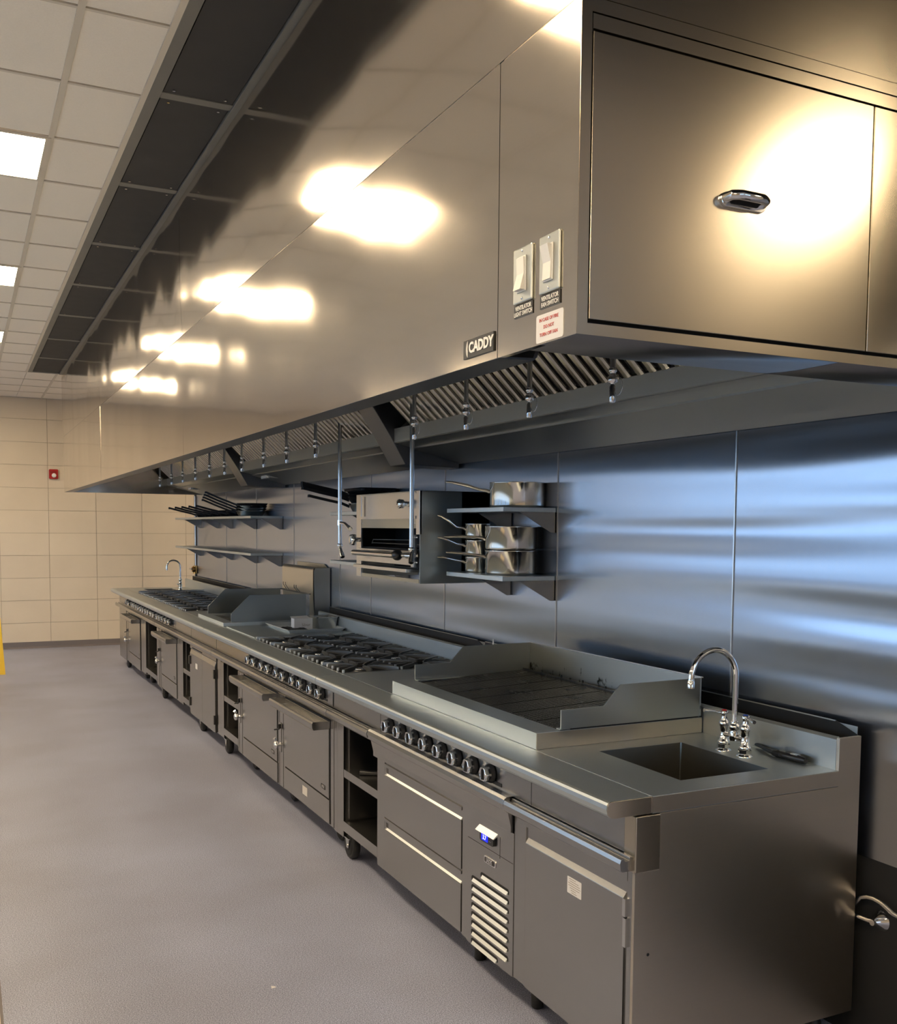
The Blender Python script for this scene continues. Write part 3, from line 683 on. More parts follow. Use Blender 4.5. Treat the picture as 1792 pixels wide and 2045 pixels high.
# near side panel with the bracket box under the lip
part('side_panel', MB().prism([(1.785, .862), (1.785, .696), (1.70, .696), (1.70, ZB), (2.583, ZB), (2.583, 1.018), (2.487, 1.018), (2.487, .862)], Y0, Y0+.012, 'y'), 'end', c1, bevel=.0008)
part('side_apron', MB().box(1.757, 2.4855, Y0-.0025, Y0+.01, .866, .9125), 'end', c1)
part('lip_end_cap', MB().prism(LIP, Y0-.003, Y0+.002, 'y'), 'hood_end', c1, bevel=.001)
part('bracket_box', MB().box(1.696, 1.783, Y0-.006, Y0+.05, .698, .862), 'hood_end', c1, bevel=.003)
part('cable_hole', MB().lathe([(.005, 0), (0, .0005)], (1.752, Y0-.0005, .45), 'y', 8), 'gap', c1)
drip_rail(c1, Y0+.012, 2.950); drip_rail(c1, 4.247, 4.815)
part('drawer_rail', MB().prism([(1.70, .746), (1.672, .746), (1.662, .738), (1.658, .722), (1.664, .700), (1.678, .690), (1.690, .640), (1.690, .618), (1.70, .618)], 2.956, 4.245, 'y'), 'face', c1, bevel=.001)
part('panel_shelf', MB().prism([(1.70, .748), (1.672, .744), (1.70, .744)], 2.956, 4.245, 'y'), 'face', c1)
for k in range(8): knob(c1, 4.056-.1345*k, tilt=random.choice((0, 0, 8, -6)))
part('knob_strip', MB().box(FXC-.002, FXC, 3.04, 4.12, .757, .770), 'plastic', c1)
# drawers
def pull_top(a, b, z, p, dz=.034, dx=.032):
    return part('finger_pull', MB().prism([(1.698, z), (1.698+dx, z+dz), (1.712+dx, z+dz), (1.712, z-.01)], a+.004, b-.004, 'y'), 'alu', p)
for zz0, zz1 in ((.362, .556), (.114, .306)):
    part('drawer_gap', MB().box(FXC+.034, FXC+.038, 3.345, 4.128, zz0-.004, zz1+.052), 'gap', c1)
    dw = part('drawer', MB().box(FXC-.004, FXC+.012, 3.350, 4.124, zz0, zz1), 'face', c1, bevel=.002)
    pull_top(3.350, 4.124, zz1, dw)
    part('drawer_top_lip', MB().prism([(1.697, zz1+.036), (1.697, zz1+.050), (1.73, zz1+.050), (1.73, zz1+.046)], 3.350, 4.124, 'y'), 'face', dw, bevel=.001)
    part('pull_end', MB().box(1.699, 1.725, 4.108, 4.122, zz1, zz1+.036), 'face', dw)
post(c1, 4.130, 4.217, .110, .618); post(c1, 3.296, 3.344, .108, .618); post(c1, 2.868, 2.945, .108, .70); post(c1, Y0+.012, 2.292, .108, .70)
part('top_rail', MB().box(FXC-.001, FXC+.01, 2.292, 2.868, .664, .702), 'face', c1)
# compressor panel
gp = part('louvre_panel', MB().box(FXC-.003, FXC+.006, 2.945, 3.296, .104, .618), 'face', c1, bevel=.001)
slot = lambda y0, y1, z: MB().prism(rrect((y0+y1)/2, z, y1-y0, .021, .0100), FXC-.0042, FXC-.003, 'x')
for k in range(9):
    y0, y1 = (2.975, 3.257)
    z = .397-.0345*(k)
    if k == 0: y1 = 3.185
    if k == 8: y0 = 3.05
    sl = part('louvre_slot', slot(y0, y1, z), 'void', gp)
    part('louvre', MB().prism([(1.6957, z+.002), (1.6885, z-.0090), (1.6900, z-.0102), (1.6965, z-.0102)], y0+.004, y1-.014, 'y'), 'alu', sl)
hs = part('display_housing', MB().prism(rrect(3.128, .548, .104, .034, .008), FXC-.012, FXC-.003, 'x'), 'plastic', gp)
part('display_hood', MB().prism([(1.697, .583), (1.678, .566), (1.680, .564), (1.697, .575)], 3.058, 3.198, 'y'), 'alu', gp)
part('display_screen', MB().box(FXC-.0128, FXC-.012, 3.118, 3.166, .5365, .5595), 'screen', hs)
text('display_digits', '3.7', .022, 'digit', hs, (FXC-.0134, 3.142, .548), '-x', depth=.0002, bold=.0003)
text('display_buttons', '-  -', .010, 'letter', hs, (FXC-.0128, 3.10, .545), '-x', depth=.0002)
part('groove', MB().box(FXC-.0036, FXC-.003, 3.0405, 3.0425, .500, .577), 'gap', gp); part('groove', MB().box(FXC-.0036, FXC-.003, 2.947, 3.29, .5085, .5100), 'gap', gp)
badge(gp, 3.113, .467, .088)
# fridge door
part('door_gap', MB().box(FXC+.018, FXC+.022, 2.294, 2.866, .108, .665), 'gap', c1)
dr = part('fridge_door', MB().box(FXC-.006, FXC+.012, 2.300, 2.860, .108, .612), 'face', c1, bevel=.002)
part('finger_pull', MB().prism([(1.694, .612), (1.716, .644), (1.728, .644), (1.712, .60)], 2.302, 2.858, 'y'), 'face', dr)
part('hinge', MB().box(FXC-.010, FXC+.004, 2.288, 2.302, .56, .612).box(FXC-.009, FXC+.004, 2.286, 2.300, .47, .555), 'bright', dr)
stk = part('sticker', MB().prism(rrect(2.5575, .5565, .079, .053, .003), FXC-.0066, FXC-.006, 'x'), 'paper', dr, 'small white printed sticker')
mb = MB()
for k, (a, b) in enumerate(((.028, -.008), (.026, -.024), (.034, -.030), (.032, -.034), (.024, -.030), (.018, -.010), (.014, -.016))):
    z = .5775-.0070*k; u = a
    while u > b:
        l_ = random.uniform(.003, .008); mb.box(FXC-.0070, FXC-.0066, 2.5575+max(u-l_, b), 2.5575+u, z-.0011, z+.0011); u -= l_+.0016
part('printed_lines', mb, 'ink', stk)
# niche
post(c1, 4.675, 4.762, .108, .678); post(c1, 4.764, 4.812, .108, .69)
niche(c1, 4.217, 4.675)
part('leg', MB().lathe([(.016, 0), (.022, .006), (.022, .05), (.016, .055), (.016, .11)], (1.775, 2.90, 0), n=16), 'black', c1)
caster(c1, 4.655); caster(c1, 4.74, 2.35); caster(c1, 2.34, 2.45)
part('leg', MB().lathe([(.016, 0), (.022, .006), (.022, .05), (.016, .055), (.016, .11)], (1.775, 3.33, 0), n=16), 'black', c1)

# ---------- charbroiler on section 1
cb = thing('charbroiler', 'charbroiler with black grate bars and steel splash guards beside the near sink', 'grill', (2.12, 3.53, ZT))
RX0, RX1, RY0, RY1, RZ = 1.760, 2.470, 2.908, 4.184, .972
mb = MB()
gx0, gx1, gy0, gy1 = 1.862, 2.44, 2.915, 4.150
for a in ((RX0, gx0, RY0, RY1), (gx1, RX1+.012, RY0, RY1), (gx0, gx1, RY0, gy0), (gx0, gx1, gy1, RY1)): mb.box(a[0], a[1], a[2], a[3], ZT+.001, RZ)
part('rim', mb, 'top', cb)
part('rim_side', MB().box(RX0+.001, RX1+.012, RY0-.0025, RY0, ZT+.001, RZ-.001), 'end', cb)
part('drip_pan', MB().box(gx0, gx1, gy0, gy1, .885, .905), 'void', cb)
def guard(y, yb): return MB().prism([(1.858, RZ+.006), (1.858, 1.045), (2.036, 1.047), (2.108, 1.120), (2.470, 1.122), (2.470, RZ+.006)], y, yb, 'y')
part('splash_guard', guard(2.905, 2.911), 'shield', cb, bevel=.001)
part('splash_guard', guard(4.150, 4.156), 'shield', cb, bevel=.001)
part('splash_guard_back', MB().box(2.470, 2.476, 2.905, 4.156, RZ+.006, 1.124), 'soot', cb, bevel=.001)
part('guard_edge', MB().box(2.468, 2.478, 2.90, 4.158, 1.122, 1.126), 'bright', cb)
part('guard_foot', MB().box(1.858, 2.47, 2.911, 2.935, RZ+.002, RZ+.006).box(1.858, 2.47, 4.12, 4.15, RZ+.002, RZ+.006), 'shield', cb)
part('shadow_gap', MB().box(1.90, 2.466, 2.908, 2.914, RZ+.0005, RZ+.006), 'gap', cb)
nsec = 7; sw = (4.146-2.940)/nsec
for s_ in range(nsec):
    mb = MB(); ya = 2.940+s_*sw
    nb = 11
    for k in range(nb):
        y = ya+.004+(sw-.008)*(k+.5)/nb
        zf, zk = RZ-.004, RZ+.022
        mb.add([(1.866, y-.0035, zf), (1.866, y+.0035, zf), (2.42, y+.0035, zk), (2.42, y-.0035, zk), (1.866, y-.0035, zf-.014), (1.866, y+.0035, zf-.014), (2.42, y+.0035, zk-.014), (2.42, y-.0035, zk-.014)], [(0, 1, 2, 3), (0, 4, 5, 1), (1, 5, 6, 2), (2, 6, 7, 3), (3, 7, 4, 0)])
    for x in (1.895, 2.06, 2.23, 2.40):
        z = RZ-.006+(x-1.866)/(2.42-1.866)*.026; mb.box(x-.004, x+.004, ya+.002, ya+sw-.002, z-.014, z-.003)
    o = part('grate_bars', mb, 'bars', cb)
    part('rear_guide', MB().box(2.425, 2.431, ya, ya+sw-.004, RZ+.018, RZ+.030).box(2.428, 2.434, ya, ya+.006, RZ-.02, RZ+.04), 'bars', cb)
mb = MB()
y = 2.945
while y < 4.14: mb.box(1.858, 1.876, y, y+.008, RZ-.022, RZ-.001); y += .0165
o = part('grate_teeth', mb, 'bars', cb)

# ---------- section 2: ten burner range with two ovens
c2 = thing('ten_burner_range', 'steel range with ten burners and two ovens, between the charbroiler and the fryer', 'range', (2.1, 6.1, 0))
bullnose(c2, 4.818, 7.448); riser(c2, 4.818, 7.41)
part('worktop', MB().box(1.757, 2.486, 4.818, 4.868, .864, ZT).box(1.757, 2.486, 6.585, 7.448, .864, ZT).box(2.478, 2.486, 4.868, 6.585, .864, ZT).box(1.757, 1.764, 4.868, 6.585, .864, ZT), 'top', c2)
part('raised_plate', MB().box(1.770, 2.482, 6.62, 7.42, ZT, ZT+.008), 'top', c2, bevel=.001)
part('joint_line', MB().box(1.7525, 1.7565, 4.82, 7.446, .868, ZT-.0006), 'bright', c2)
part('burner_well', MB().box(1.764, 2.478, 4.868, 6.585, .866, .880), 'void', c2)
burners(c2, 4.872, 5, .342)
body(c2, 4.822, 7.446, ((6.812, 7.235),))
part('control_panel', MB().box(FXC, FXC+.01, 4.822, 7.446, .745, .866), 'face', c2)
part('panel_end', MB().box(FXC-.004, FXC, 4.826, 4.90, .750, .864), 'face', c2, bevel=.001)
for y in (4.99, 5.13, 5.31, 5.456, 5.645, 5.775, 5.97, 6.11, 6.30, 6.44): knob(c2, y, .795, random.choice((0, 10, -8)))
part('knob_strip', MB().box(FXC-.002, FXC, 4.92, 6.52, .762, .774), 'plastic', c2)
drip_rail(c2, 4.822, 5.90); drip_rail(c2, 5.904, 6.88); drip_rail(c2, 6.884, 7.448)
post(c2, 4.822, 4.866, .112, .690)
oven(c2, 4.884, 5.668, .250, .118, (5.285, .197)); latch_column(c2, 5.684, 5.828, 5.775)
oven(c2, 5.840, 6.645, .240, .112); latch_column(c2, 6.655, 6.808, 6.752)
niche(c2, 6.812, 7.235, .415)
post(c2, 7.235, 7.318, .115, .672); post(c2, 7.32, 7.41, .115, .69)
for y in (4.95, 5.80, 6.68): caster(c2, y, 1.80)
caster(c2, 7.24); caster(c2, 7.24, 2.35); caster(c2, 4.95, 2.35)

# ---------- section 3a: fryer
fr = thing('deep_fryer', 'twin-door deep fryer with tall rounded flue and angled splash guards', 'fryer', (2.1, 7.95, 0))
part('carcass', MB().box(1.712, 2.50, 7.462, 8.405, .112, .735), 'face', fr)
part('control_panel', MB().box(FXC, FXC+.01, 7.458, 8.362, .745, .866), 'face', fr)
for a, b, hy in ((7.492, 7.936, 7.497), (7.942, 8.405, 8.400)):
    part('door_gap', MB().box(FXC+.006, FXC+.010, a-.006, b+.006, .105, .650), 'gap', fr)
    dr = part('fryer_door', MB().prism([(1.694, .105), (1.694, .612), (1.706, .648), (1.712, .648), (1.712, .105)], a, b, 'y'), 'face', fr, bevel=.002)
    part('hinge', MB().box(1.684, 1.697, hy-.012, hy+.012, .52, .59).box(1.684, 1.697, hy-.012, hy+.012, .17, .24), 'plastic', dr)
part('rating_sticker', MB().box(1.6926, 1.694, 8.108, 8.178, .508, .552), 'paper', fr)
part('top_rail', MB().box(1.698, 1.71, 7.462, 8.41, .655, .70), 'face', fr)
part('vent_slot', MB().box(1.6965, 1.6985, 7.95, 8.32, .660, .668), 'gap', fr)
bullnose(fr, 7.450, 8.4105); drip_rail(fr, 7.456, 8.405)
part('worktop', MB().box(1.757, 1.85, 7.455, 8.406, .864, ZT).box(1.85, 2.47, 7.455, 7.52, .864, ZT), 'top', fr)
part('joint_line', MB().box(1.7525, 1.7565, 7.455, 8.406, .868, ZT-.0006), 'bright', fr)
mb = MB()
for a in ((1.765, 1.85, 7.50, 8.395), (2.42, 2.47, 7.50, 8.395), (1.85, 2.42, 7.50, 7.56), (1.85, 2.42, 8.335, 8.395)): mb.box(a[0], a[1], a[2], a[3], ZT, ZT+.028)
part('tank_rim', mb, 'top', fr, bevel=.001)
part('tank', MB().box(1.85, 2.42, 7.56, 8.335, .80, .82), 'shield', fr)
part('tank_front', MB().box(1.85, 1.853, 7.56, 8.335, .82, .94).box(2.417, 2.42, 7.56, 8.335, .82, .94), 'shield', fr)
part('basket_ledge', MB().box(1.853, 1.93, 7.565, 8.33, .925, .931).box(1.90, 2.00, 7.57, 7.72, .952, .957), 'bright', fr)
def fguard(y): return MB().prism([(1.835, ZT+.006), (1.835, 1.004), (1.981, 1.146), (2.46, 1.144), (2.46, ZT+.006)], y, y+.006, 'y')
part('splash_guard', fguard(7.548), 'shield', fr, bevel=.001); part('splash_guard', fguard(8.345), 'shield', fr, bevel=.001)
part('guard_bracket', MB().box(2.43, 2.46, 7.545, 7.548, .95, 1.14).tube([(2.445, 7.545, 1.11), (2.445, 7.535, 1.11)], .008, 8), 'bright', fr)
fl = [(2.49, .87), (2.474, 1.16), (2.474, 1.322)] + [(2.504-.030*math.cos(R(a)), 1.325+.030*math.sin(R(a))) for a in (15, 30, 45, 60, 75, 90)] + [(2.53, 1.352), (2.53, 1.338), (2.512, 1.335), (2.505, 1.0), (2.505, .87)]
part('flue_front', MB().sheet(fl[:10], 7.50, 8.335), 'flue', fr)
part('flue_body', MB().box(2.505, 2.612, 7.498, 8.338, .87, 1.33), 'shield', fr)
part('flue_side', MB().prism([(2.487, .87), (2.478, 1.325), (2.49, 1.35), (2.612, 1.350), (2.612, .87)], 7.492, 7.4985, 'y'), 'shield', fr)
part('flue_opening', MB().box(2.532, 2.605, 7.51, 8.33, 1.33, 1.336), 'void', fr)
part('flue_back_lip', MB().prism([(7.50, 1.33), (8.335, 1.33), (8.335, 1.375), (7.62, 1.375)], 2.607, 2.612, 'x'), 'shield', fr)
part('basket_hanger', MB().tube([(2.46, 7.80, 1.145), (2.43, 7.80, 1.18), (2.43, 7.80, 1.20)], .003, 6).tube([(2.46, 7.86, 1.145), (2.43, 7.86, 1.18), (2.43, 7.86, 1.20)], .003, 6).tube([(2.46, 8.1, 1.145), (2.43, 8.1, 1.19), (2.43, 8.1, 1.21)], .003, 6).tube([(2.46, 8.16, 1.145), (2.43, 8.16, 1.19), (2.43, 8.16, 1.21)], .003, 6).box(2.455, 2.474, 7.56, 8.34, 1.135, 1.145), 'iron', fr)
caster(fr, 8.12); caster(fr, 7.56, 2.35)

# ---------- section 3b
c3 = thing('six_burner_range', 'steel range section beyond the fryer with an oven and open shelf', 'range', (2.1, 9.1, 0))
bullnose(c3, 8.4075, 9.902); riser(c3, 8.42, 9.902)
part('worktop', MB().box(1.757, 1.765, 8.41, 9.902, .864, ZT).box(1.765, 2.486, 8.41, 8.965, .864, ZT).box(2.478, 2.486, 8.965, 9.902, .864, ZT), 'top', c3)
part('joint_line', MB().box(1.7525, 1.7565, 8.41, 9.90, .868, ZT-.0006), 'bright', c3)
part('burner_well', MB().box(1.765, 2.478, 8.965, 9.902, .866, .880), 'void', c3)
burners(c3, 8.972, 3, .310)
body(c3, 8.415, 9.898, ((8.425, 8.735),))
part('control_panel', MB().box(FXC, FXC+.01, 8.37, 9.898, .745, .866), 'face', c3)
part('groove', MB().box(FXC-.0006, FXC, 9.044, 9.05, .745, .864), 'gap', c3)
drip_rail(c3, 8.41, 9.15); drip_rail(c3, 9.154, 9.898)
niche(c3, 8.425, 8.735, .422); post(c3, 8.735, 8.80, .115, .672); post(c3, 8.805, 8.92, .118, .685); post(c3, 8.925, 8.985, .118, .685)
oven(c3, 9.012, 9.745, .255, .125); latch_column(c3, 9.765, 9.895, 9.875, .36)
for y in (9.25, 9.40, 9.57, 9.72, 9.86): knob(c3, y, .795)
part('knob_strip', MB().box(FXC-.002, FXC, 9.12, 9.898, .762, .774), 'plastic', c3)
caster(c3, 9.83); caster(c3, 8.9, 2.35)
# ---------- section 4
c4 = thing('sink_end_range', 'farthest steel range section with a sink at its end, by the tiled wall', 'range', (2.1, 11.3, 0))
YE = 12.58
bullnose(c4, 9.903, YE); riser(c4, 9.903, YE)
part('worktop', MB().box(1.757, 1.765, 9.903, YE, .864, ZT).box(1.765, 1.94, 11.47, YE, .864, ZT).box(2.27, 2.486, 11.47, YE, .864, ZT).box(1.94, 2.27, 11.47, 11.96, .864, ZT).box(1.94, 2.27, 12.28, YE, .864, ZT).box(2.478, 2.486, 9.903, 11.47, .864, ZT), 'top', c4)
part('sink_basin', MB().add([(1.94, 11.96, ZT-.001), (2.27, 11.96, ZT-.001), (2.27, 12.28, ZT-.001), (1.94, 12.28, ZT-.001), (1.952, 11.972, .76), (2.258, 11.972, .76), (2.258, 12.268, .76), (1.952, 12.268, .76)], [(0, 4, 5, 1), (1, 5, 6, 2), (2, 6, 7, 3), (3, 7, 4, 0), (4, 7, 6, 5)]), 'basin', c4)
part('raised_edge', MB().box(1.757, 2.482, 11.475, 11.495, ZT, .945), 'bright', c4, bevel=.001)
part('joint_line', MB().box(1.7525, 1.7565, 9.905, YE-.002, .868, ZT-.0006), 'bright', c4)
part('burner_well', MB().box(1.765, 2.478, 9.903, 11.47, .866, .880), 'void', c4)
burners(c4, 9.912, 5, .310)
body(c4, 9.908, YE, ((10.03, 10.68),))
part('control_panel', MB().box(FXC, FXC+.01, 9.908, YE, .745, .866), 'face', c4)
for k in range(5):
    for s_ in (-.07, .07): knob(c4, 10.13+.31*k+s_, .795)
knob(c4, 11.70, .795); knob(c4, 11.86, .795)
part('knob_strip', MB().box(FXC-.002, FXC, 9.97, 11.95, .762, .774), 'plastic', c4)
drip_rail(c4, 9.908, 10.75); drip_rail(c4, 10.755, YE+.05)
post(c4, 9.91, 10.025, .112, .672); niche(c4, 10.03, 10.68, None); post(c4, 10.68, 10.86, .118, .675); post(c4, 10.87, 10.98, .115, .685)
oven(c4, 11.035, 11.835, .232, .108); latch_column(c4, 11.845, 12.04, 11.95, .35)
part('end_face', MB().box(FXC-.002, FXC+.01, 12.045, YE, .095, .69), 'face', c4)
caster(c4, 12.15); caster(c4, 11.2, 1.80); caster(c4, 10.85, 1.80)

# ------------------------------------------------------------------ items on the counters
def gooseneck(cx, cy, z0, sc_=1.0, bridge=True, reach=.195, far=False):
    pass
# near sink tap: two pillars, bridge, gooseneck
tp = thing('bridge_faucet', 'chrome two-handle gooseneck tap on the near sink deck', 'faucet', (2.352, 2.587, ZT))
for y, top_m, nm in ((2.639, 'red', 'hot'), (2.535, 'blue', 'cold')):
    v = part('pillar', MB().lathe([(.027, 0), (.027, .004), (.018, .008), (.018, .022), (.020, .024), (.020, .034), (.0145, .038), (.0145, .085), (.018, .090), (.018, .098), (.014, .104), (.010, .112), (.010, .124)], (2.352, y, ZT), n=12), 'chrome', tp)
    part('pillar_nut', MB().lathe([(.021, .010), (.023, .012), (.023, .024), (.021, .026)], (2.352, y, ZT), n=6, smooth=False), 'chrome', v)
    part('handle_hub', MB().lathe([(.011, .122), (.013, .126), (.013, .136), (.011, .139), (0, .140)], (2.352, y, ZT), n=16), 'chrome', v)
    part('index_cap', MB().lathe([(.0085, .1395), (.008, .143), (0, .144)], (2.352, y, ZT), n=16), top_m, v, top_m+' cap')
    e = (2.275, y+.015, ZT+.143) if nm == 'hot' else (2.335, y-.060, ZT+.128)
    part('lever', MB().tube([(2.352, y, ZT+.130), tuple((Vector((2.352, y, ZT+.130))+Vector(e))/2+Vector((0, 0, .003))), e], .006, 8, taper=[.007, .0045, .0065]), 'chrome', v)
part('bridge', MB().tube([(2.352, 2.639, ZT+.058), (2.352, 2.535, ZT+.058)], .011, 12).lathe([(.016, .045), (.018, .055), (.018, .075), (.014, .082), (.019, .088), (.019, .098), (.013, .102), (.013, .11)], (2.352, 2.587, ZT), n=16), 'chrome', tp)
pts = [(2.352, 2.587, ZT+.10), (2.352, 2.587, 1.10), (2.352, 2.587, 1.178)]
for a in range(10, 181, 12): pts.append((2.256+.096*math.cos(R(a)), 2.587, 1.178+.096*math.sin(R(a))))
pts += [(2.160, 2.587, 1.178-.0), (2.159, 2.587, 1.185)][:0] + [(2.1595, 2.587, 1.192-.022)]
sp = part('spout', MB().tube(pts, .0098, 14), 'chrome', tp)
part('aerator', MB().lathe([(.0115, -.020), (.0115, .002), (.0100, .004), (.0100, .012)], (2.1595, 2.587, 1.170), n=16), 'chrome', sp)
# far tap
tp = thing('single_faucet', 'slim chrome gooseneck tap standing at the far sink by the tiled wall', 'faucet', (2.305, 11.95, ZT))
part('body', MB().lathe([(.028, 0), (.028, .006), (.020, .010), (.020, .05), (.024, .055), (.024, .07), (.017, .075), (.017, .115), (.022, .12), (.016, .14), (.010, .15)], (2.305, 11.95, ZT), n=14), 'chrome', tp)
pts = [(2.305, 11.95, ZT+.14), (2.305, 11.95, 1.19)] + [(2.228+.077*math.cos(R(a)), 11.95, 1.19+.077*math.sin(R(a))) for a in range(15, 181, 15)] + [(2.151, 11.95, 1.15)]
part('spout', MB().tube(pts, .010, 10), 'chrome', tp)
part('side_lever', MB().tube([(2.305, 11.95, ZT+.065), (2.26, 11.90, ZT+.075)], .006, 8), 'chrome', tp)
# black lighter on the near worktop
lt = thing('gas_lighter', 'black long-nosed gas lighter lying behind the near sink', 'lighter', (2.45, 2.48, ZT))
dv = (Vector((2.458, 2.352, 0))-Vector((2.445, 2.497, 0))).normalized()
a0 = Vector((2.445, 2.500, ZT+.012)); a1 = a0+dv*.135
part('grip', MB().tube([tuple(a0), tuple(a0+dv*.02), tuple(a0+dv*.06), tuple(a0+dv*.10), tuple(a1)], .012, 10, taper=[.009, .0125, .011, .0135, .010]), 'plastic', lt)
part('barrel', MB().tube([tuple(a0), tuple(a0+Vector((.035, .10, 0))), (2.496, 2.640, ZT+.010)], .0065, 8), 'plastic', lt)
part('trigger', MB().tube([tuple(a0+dv*.028+Vector((-.006, 0, .002))), tuple(a0+dv*.045+Vector((-.016, 0, .0)))], .004, 6), 'plastic', lt)
part('label_band', MB().box(2.447, 2.463, 2.395, 2.425, ZT+.0225, ZT+.0252), 'bright', lt)

# tray with box, pan and cloth
tr_ = thing('sheet_pan', 'aluminium sheet pan lying on the range plate next to the fryer', 'tray', (2.27, 7.05, ZT+.008))
tx0_, tx1_, tya, tyb, tz = 2.050, 2.475, 6.770, 7.350, ZT+.0085
part('base', MB().box(tx0_+.022, tx1_-.022, tya+.022, tyb-.022, tz, tz+.002), 'alu', tr_)
mb = MB(); q0 = [(tx0_+.02, tya+.02), (tx1_-.02, tya+.02), (tx1_-.02, tyb-.02), (tx0_+.02, tyb-.02)]; q1 = [(tx0_, tya), (tx1_, tya), (tx1_, tyb), (tx0_, tyb)]
mb.add([(*p, tz) for p in q0]+[(*p, tz+.024) for p in q1]+[(p[0]+(p[0]-2.27)*.012, p[1]+(p[1]-7.05)*.010, tz+.020) for p in q1], [(0, 1, 5, 4), (1, 2, 6, 5), (2, 3, 7, 6), (3, 0, 4, 7), (4, 5, 9, 8), (5, 6, 10, 9), (6, 7, 11, 10), (7, 4, 8, 11)])
part('raised_rim', mb, 'alu', tr_)
bz = tz+.0025
bx = thing('carton', 'small white carton with printed word standing in the sheet pan', 'box', (2.25, 7.03, bz))
part('box_body', MB().box(2.165, 2.305, 7.00, 7.075, bz, bz+.078), 'paper', bx, bevel=.001)
part('open_flap', MB().add([(2.165, 7.075, bz+.078), (2.305, 7.075, bz+.078), (2.30, 7.12, bz+.088), (2.17, 7.12, bz+.084), (2.305, 7.0, bz+.078), (2.305, 7.075, bz+.079), (2.345, 7.07, bz+.07), (2.345, 7.0, bz+.07)], [(0, 1, 2, 3), (4, 5, 6, 7)]), 'paper', bx)
text('box_lettering', 'Silver', .030, 'ink', bx, (2.255, 6.9995, bz+.030), '-y', depth=.0002)
hp = thing('steam_pan', 'deep dark steel food pan standing behind the white carton', 'pan', (2.41, 7.03, bz))
part('pan_wall', MB().add([(2.335, 6.95, bz), (2.465, 6.95, bz), (2.465, 7.12, bz), (2.335, 7.12, bz), (2.325, 6.935, bz+.085), (2.475, 6.935, bz+.085), (2.475, 7.135, bz+.085), (2.325, 7.135, bz+.085)], [(0, 1, 5, 4), (1, 2, 6, 5), (2, 3, 7, 6), (3, 0, 4, 7), (0, 3, 2, 1)]), 'shield', hp)
mb = MB()
for a in ((2.315, 2.485, 6.925, 6.937), (2.315, 2.485, 7.133, 7.145), (2.315, 2.327, 6.925, 7.145), (2.473, 2.485, 6.925, 7.145)): mb.box(a[0], a[1], a[2], a[3], bz+.084, bz+.088)
part('pan_rim', mb, 'bright', hp)
mb = MB(); n = 9
vs = []; fs = []
for i in range(n):
    for j in range(n):
        u, v_ = i/(n-1), j/(n-1); e = min(u, 1-u, v_, 1-v_)
        vs.append((2.085+.17*u+random.uniform(-.004, .004), 6.90+.24*v_+random.uniform(-.006, .006), bz+.001+(.006+.008*random.random())*(1 if e > 0 else 0)))
for i in range(n-1):
    for j in range(n-1): k = i*n+j; fs.append((k, k+n, k+n+1, k+1))
mb.add(vs, fs, True)
solo('black_cloth', mb, 'black', 'crumpled black cloth lying in the sheet pan', 'cloth', (2.17, 7.02, bz))
solo('bottle_tip', MB().lathe([(.012, 0), (.010, .02), (.004, .07), (.0025, .095), (0, .097)], (2.545, 4.66, .986), n=12).lathe([(.020, -.001), (.020, .0)], (2.545, 4.66, .986), n=12), 'white', 'white pointed bottle nozzle standing in the riser channel behind the charbroiler', 'nozzle', (2.545, 4.66, .986))

# ------------------------------------------------------------------ wall shelves
def shelf(y0, y1, z, brs, label):
    t = thing('wall_shelf', label, 'shelf', (WX-.004, (y0+y1)/2, z), 'steel wall shelves')
    part('shelf_board', MB().box(2.320, WX-.0045, y0, y1, z-.022, z), 'top', t, bevel=.0015)
    for y in brs:
        part('bracket', MB().prism([(WX-.0045, z-.022), (2.41, z-.022), (WX-.03, z-.122), (WX-.0045, z-.122)], y, y+.003, 'y').box(WX-.008, WX-.0045, y, y+.03, z-.122, z-.022), 'face', t)
    return t
ZS1, ZS2 = 1.776, 1.442
shelf(4.166, 4.78, ZS1, (4.166, 4.60), 'upper wall shelf right of the broiler holding one saucepan')
shelf(4.166, 4.78, ZS2, (4.166, 4.60), 'lower wall shelf right of the broiler holding stacked saucepans')
shelf(5.82, 6.655, ZS1, (5.95, 6.45), 'upper wall shelf left of the broiler holding black frying pans')
shelf(5.82, 6.655, ZS2, (5.95, 6.45), 'lower empty wall shelf left of the broiler')
shelf(8.795, 12.29, ZS1-.008, (8.795, 9.685, 10.66, 11.28, 12.19), 'long upper wall shelf at the far end holding a row of frying pans')
shelf(8.80, 12.29, ZS2-.010, (8.82, 9.66, 10.63, 11.25, 12.20), 'long empty lower wall shelf at the far end')

# ------------------------------------------------------------------ wall broiler
sb = thing('wall_broiler', 'steel wall-mounted broiler with dark opening and chrome handle bar', 'broiler', (2.41, 5.33, 1.372))
BX0, BY0, BY1, BZ0, BZ1 = 2.20, 4.860, 5.807, 1.373, 1.872
part('near_side', MB().box(BX0, WX-.005, BY0, BY0+.006, BZ0, BZ1), 'shield', sb, bevel=.001)
part('far_side', MB().box(BX0, WX-.005, BY1-.006, BY1, BZ0, BZ1), 'shield', sb)
part('roof', MB().box(BX0, WX-.005, BY0, BY1, BZ1-.005, BZ1), 'shield', sb)
part('rear_panel', MB().box(2.45, WX-.005, BY0, BY1, BZ0+.06, BZ1-.005), 'void', sb)
part('frame_strip', MB().box(BX0-.003, BX0+.01, 5.728, BY1, BZ0, BZ1), 'bright', sb, bevel=.001)
part('frame_strip', MB().box(BX0-.003, BX0+.01, BY0, 4.905, 1.637, BZ1), 'bright', sb, bevel=.001)
part('upper_panel', MB().box(BX0, BX0+.012, 4.905, 5.728, 1.735, 1.862), 'bright', sb, bevel=.002)
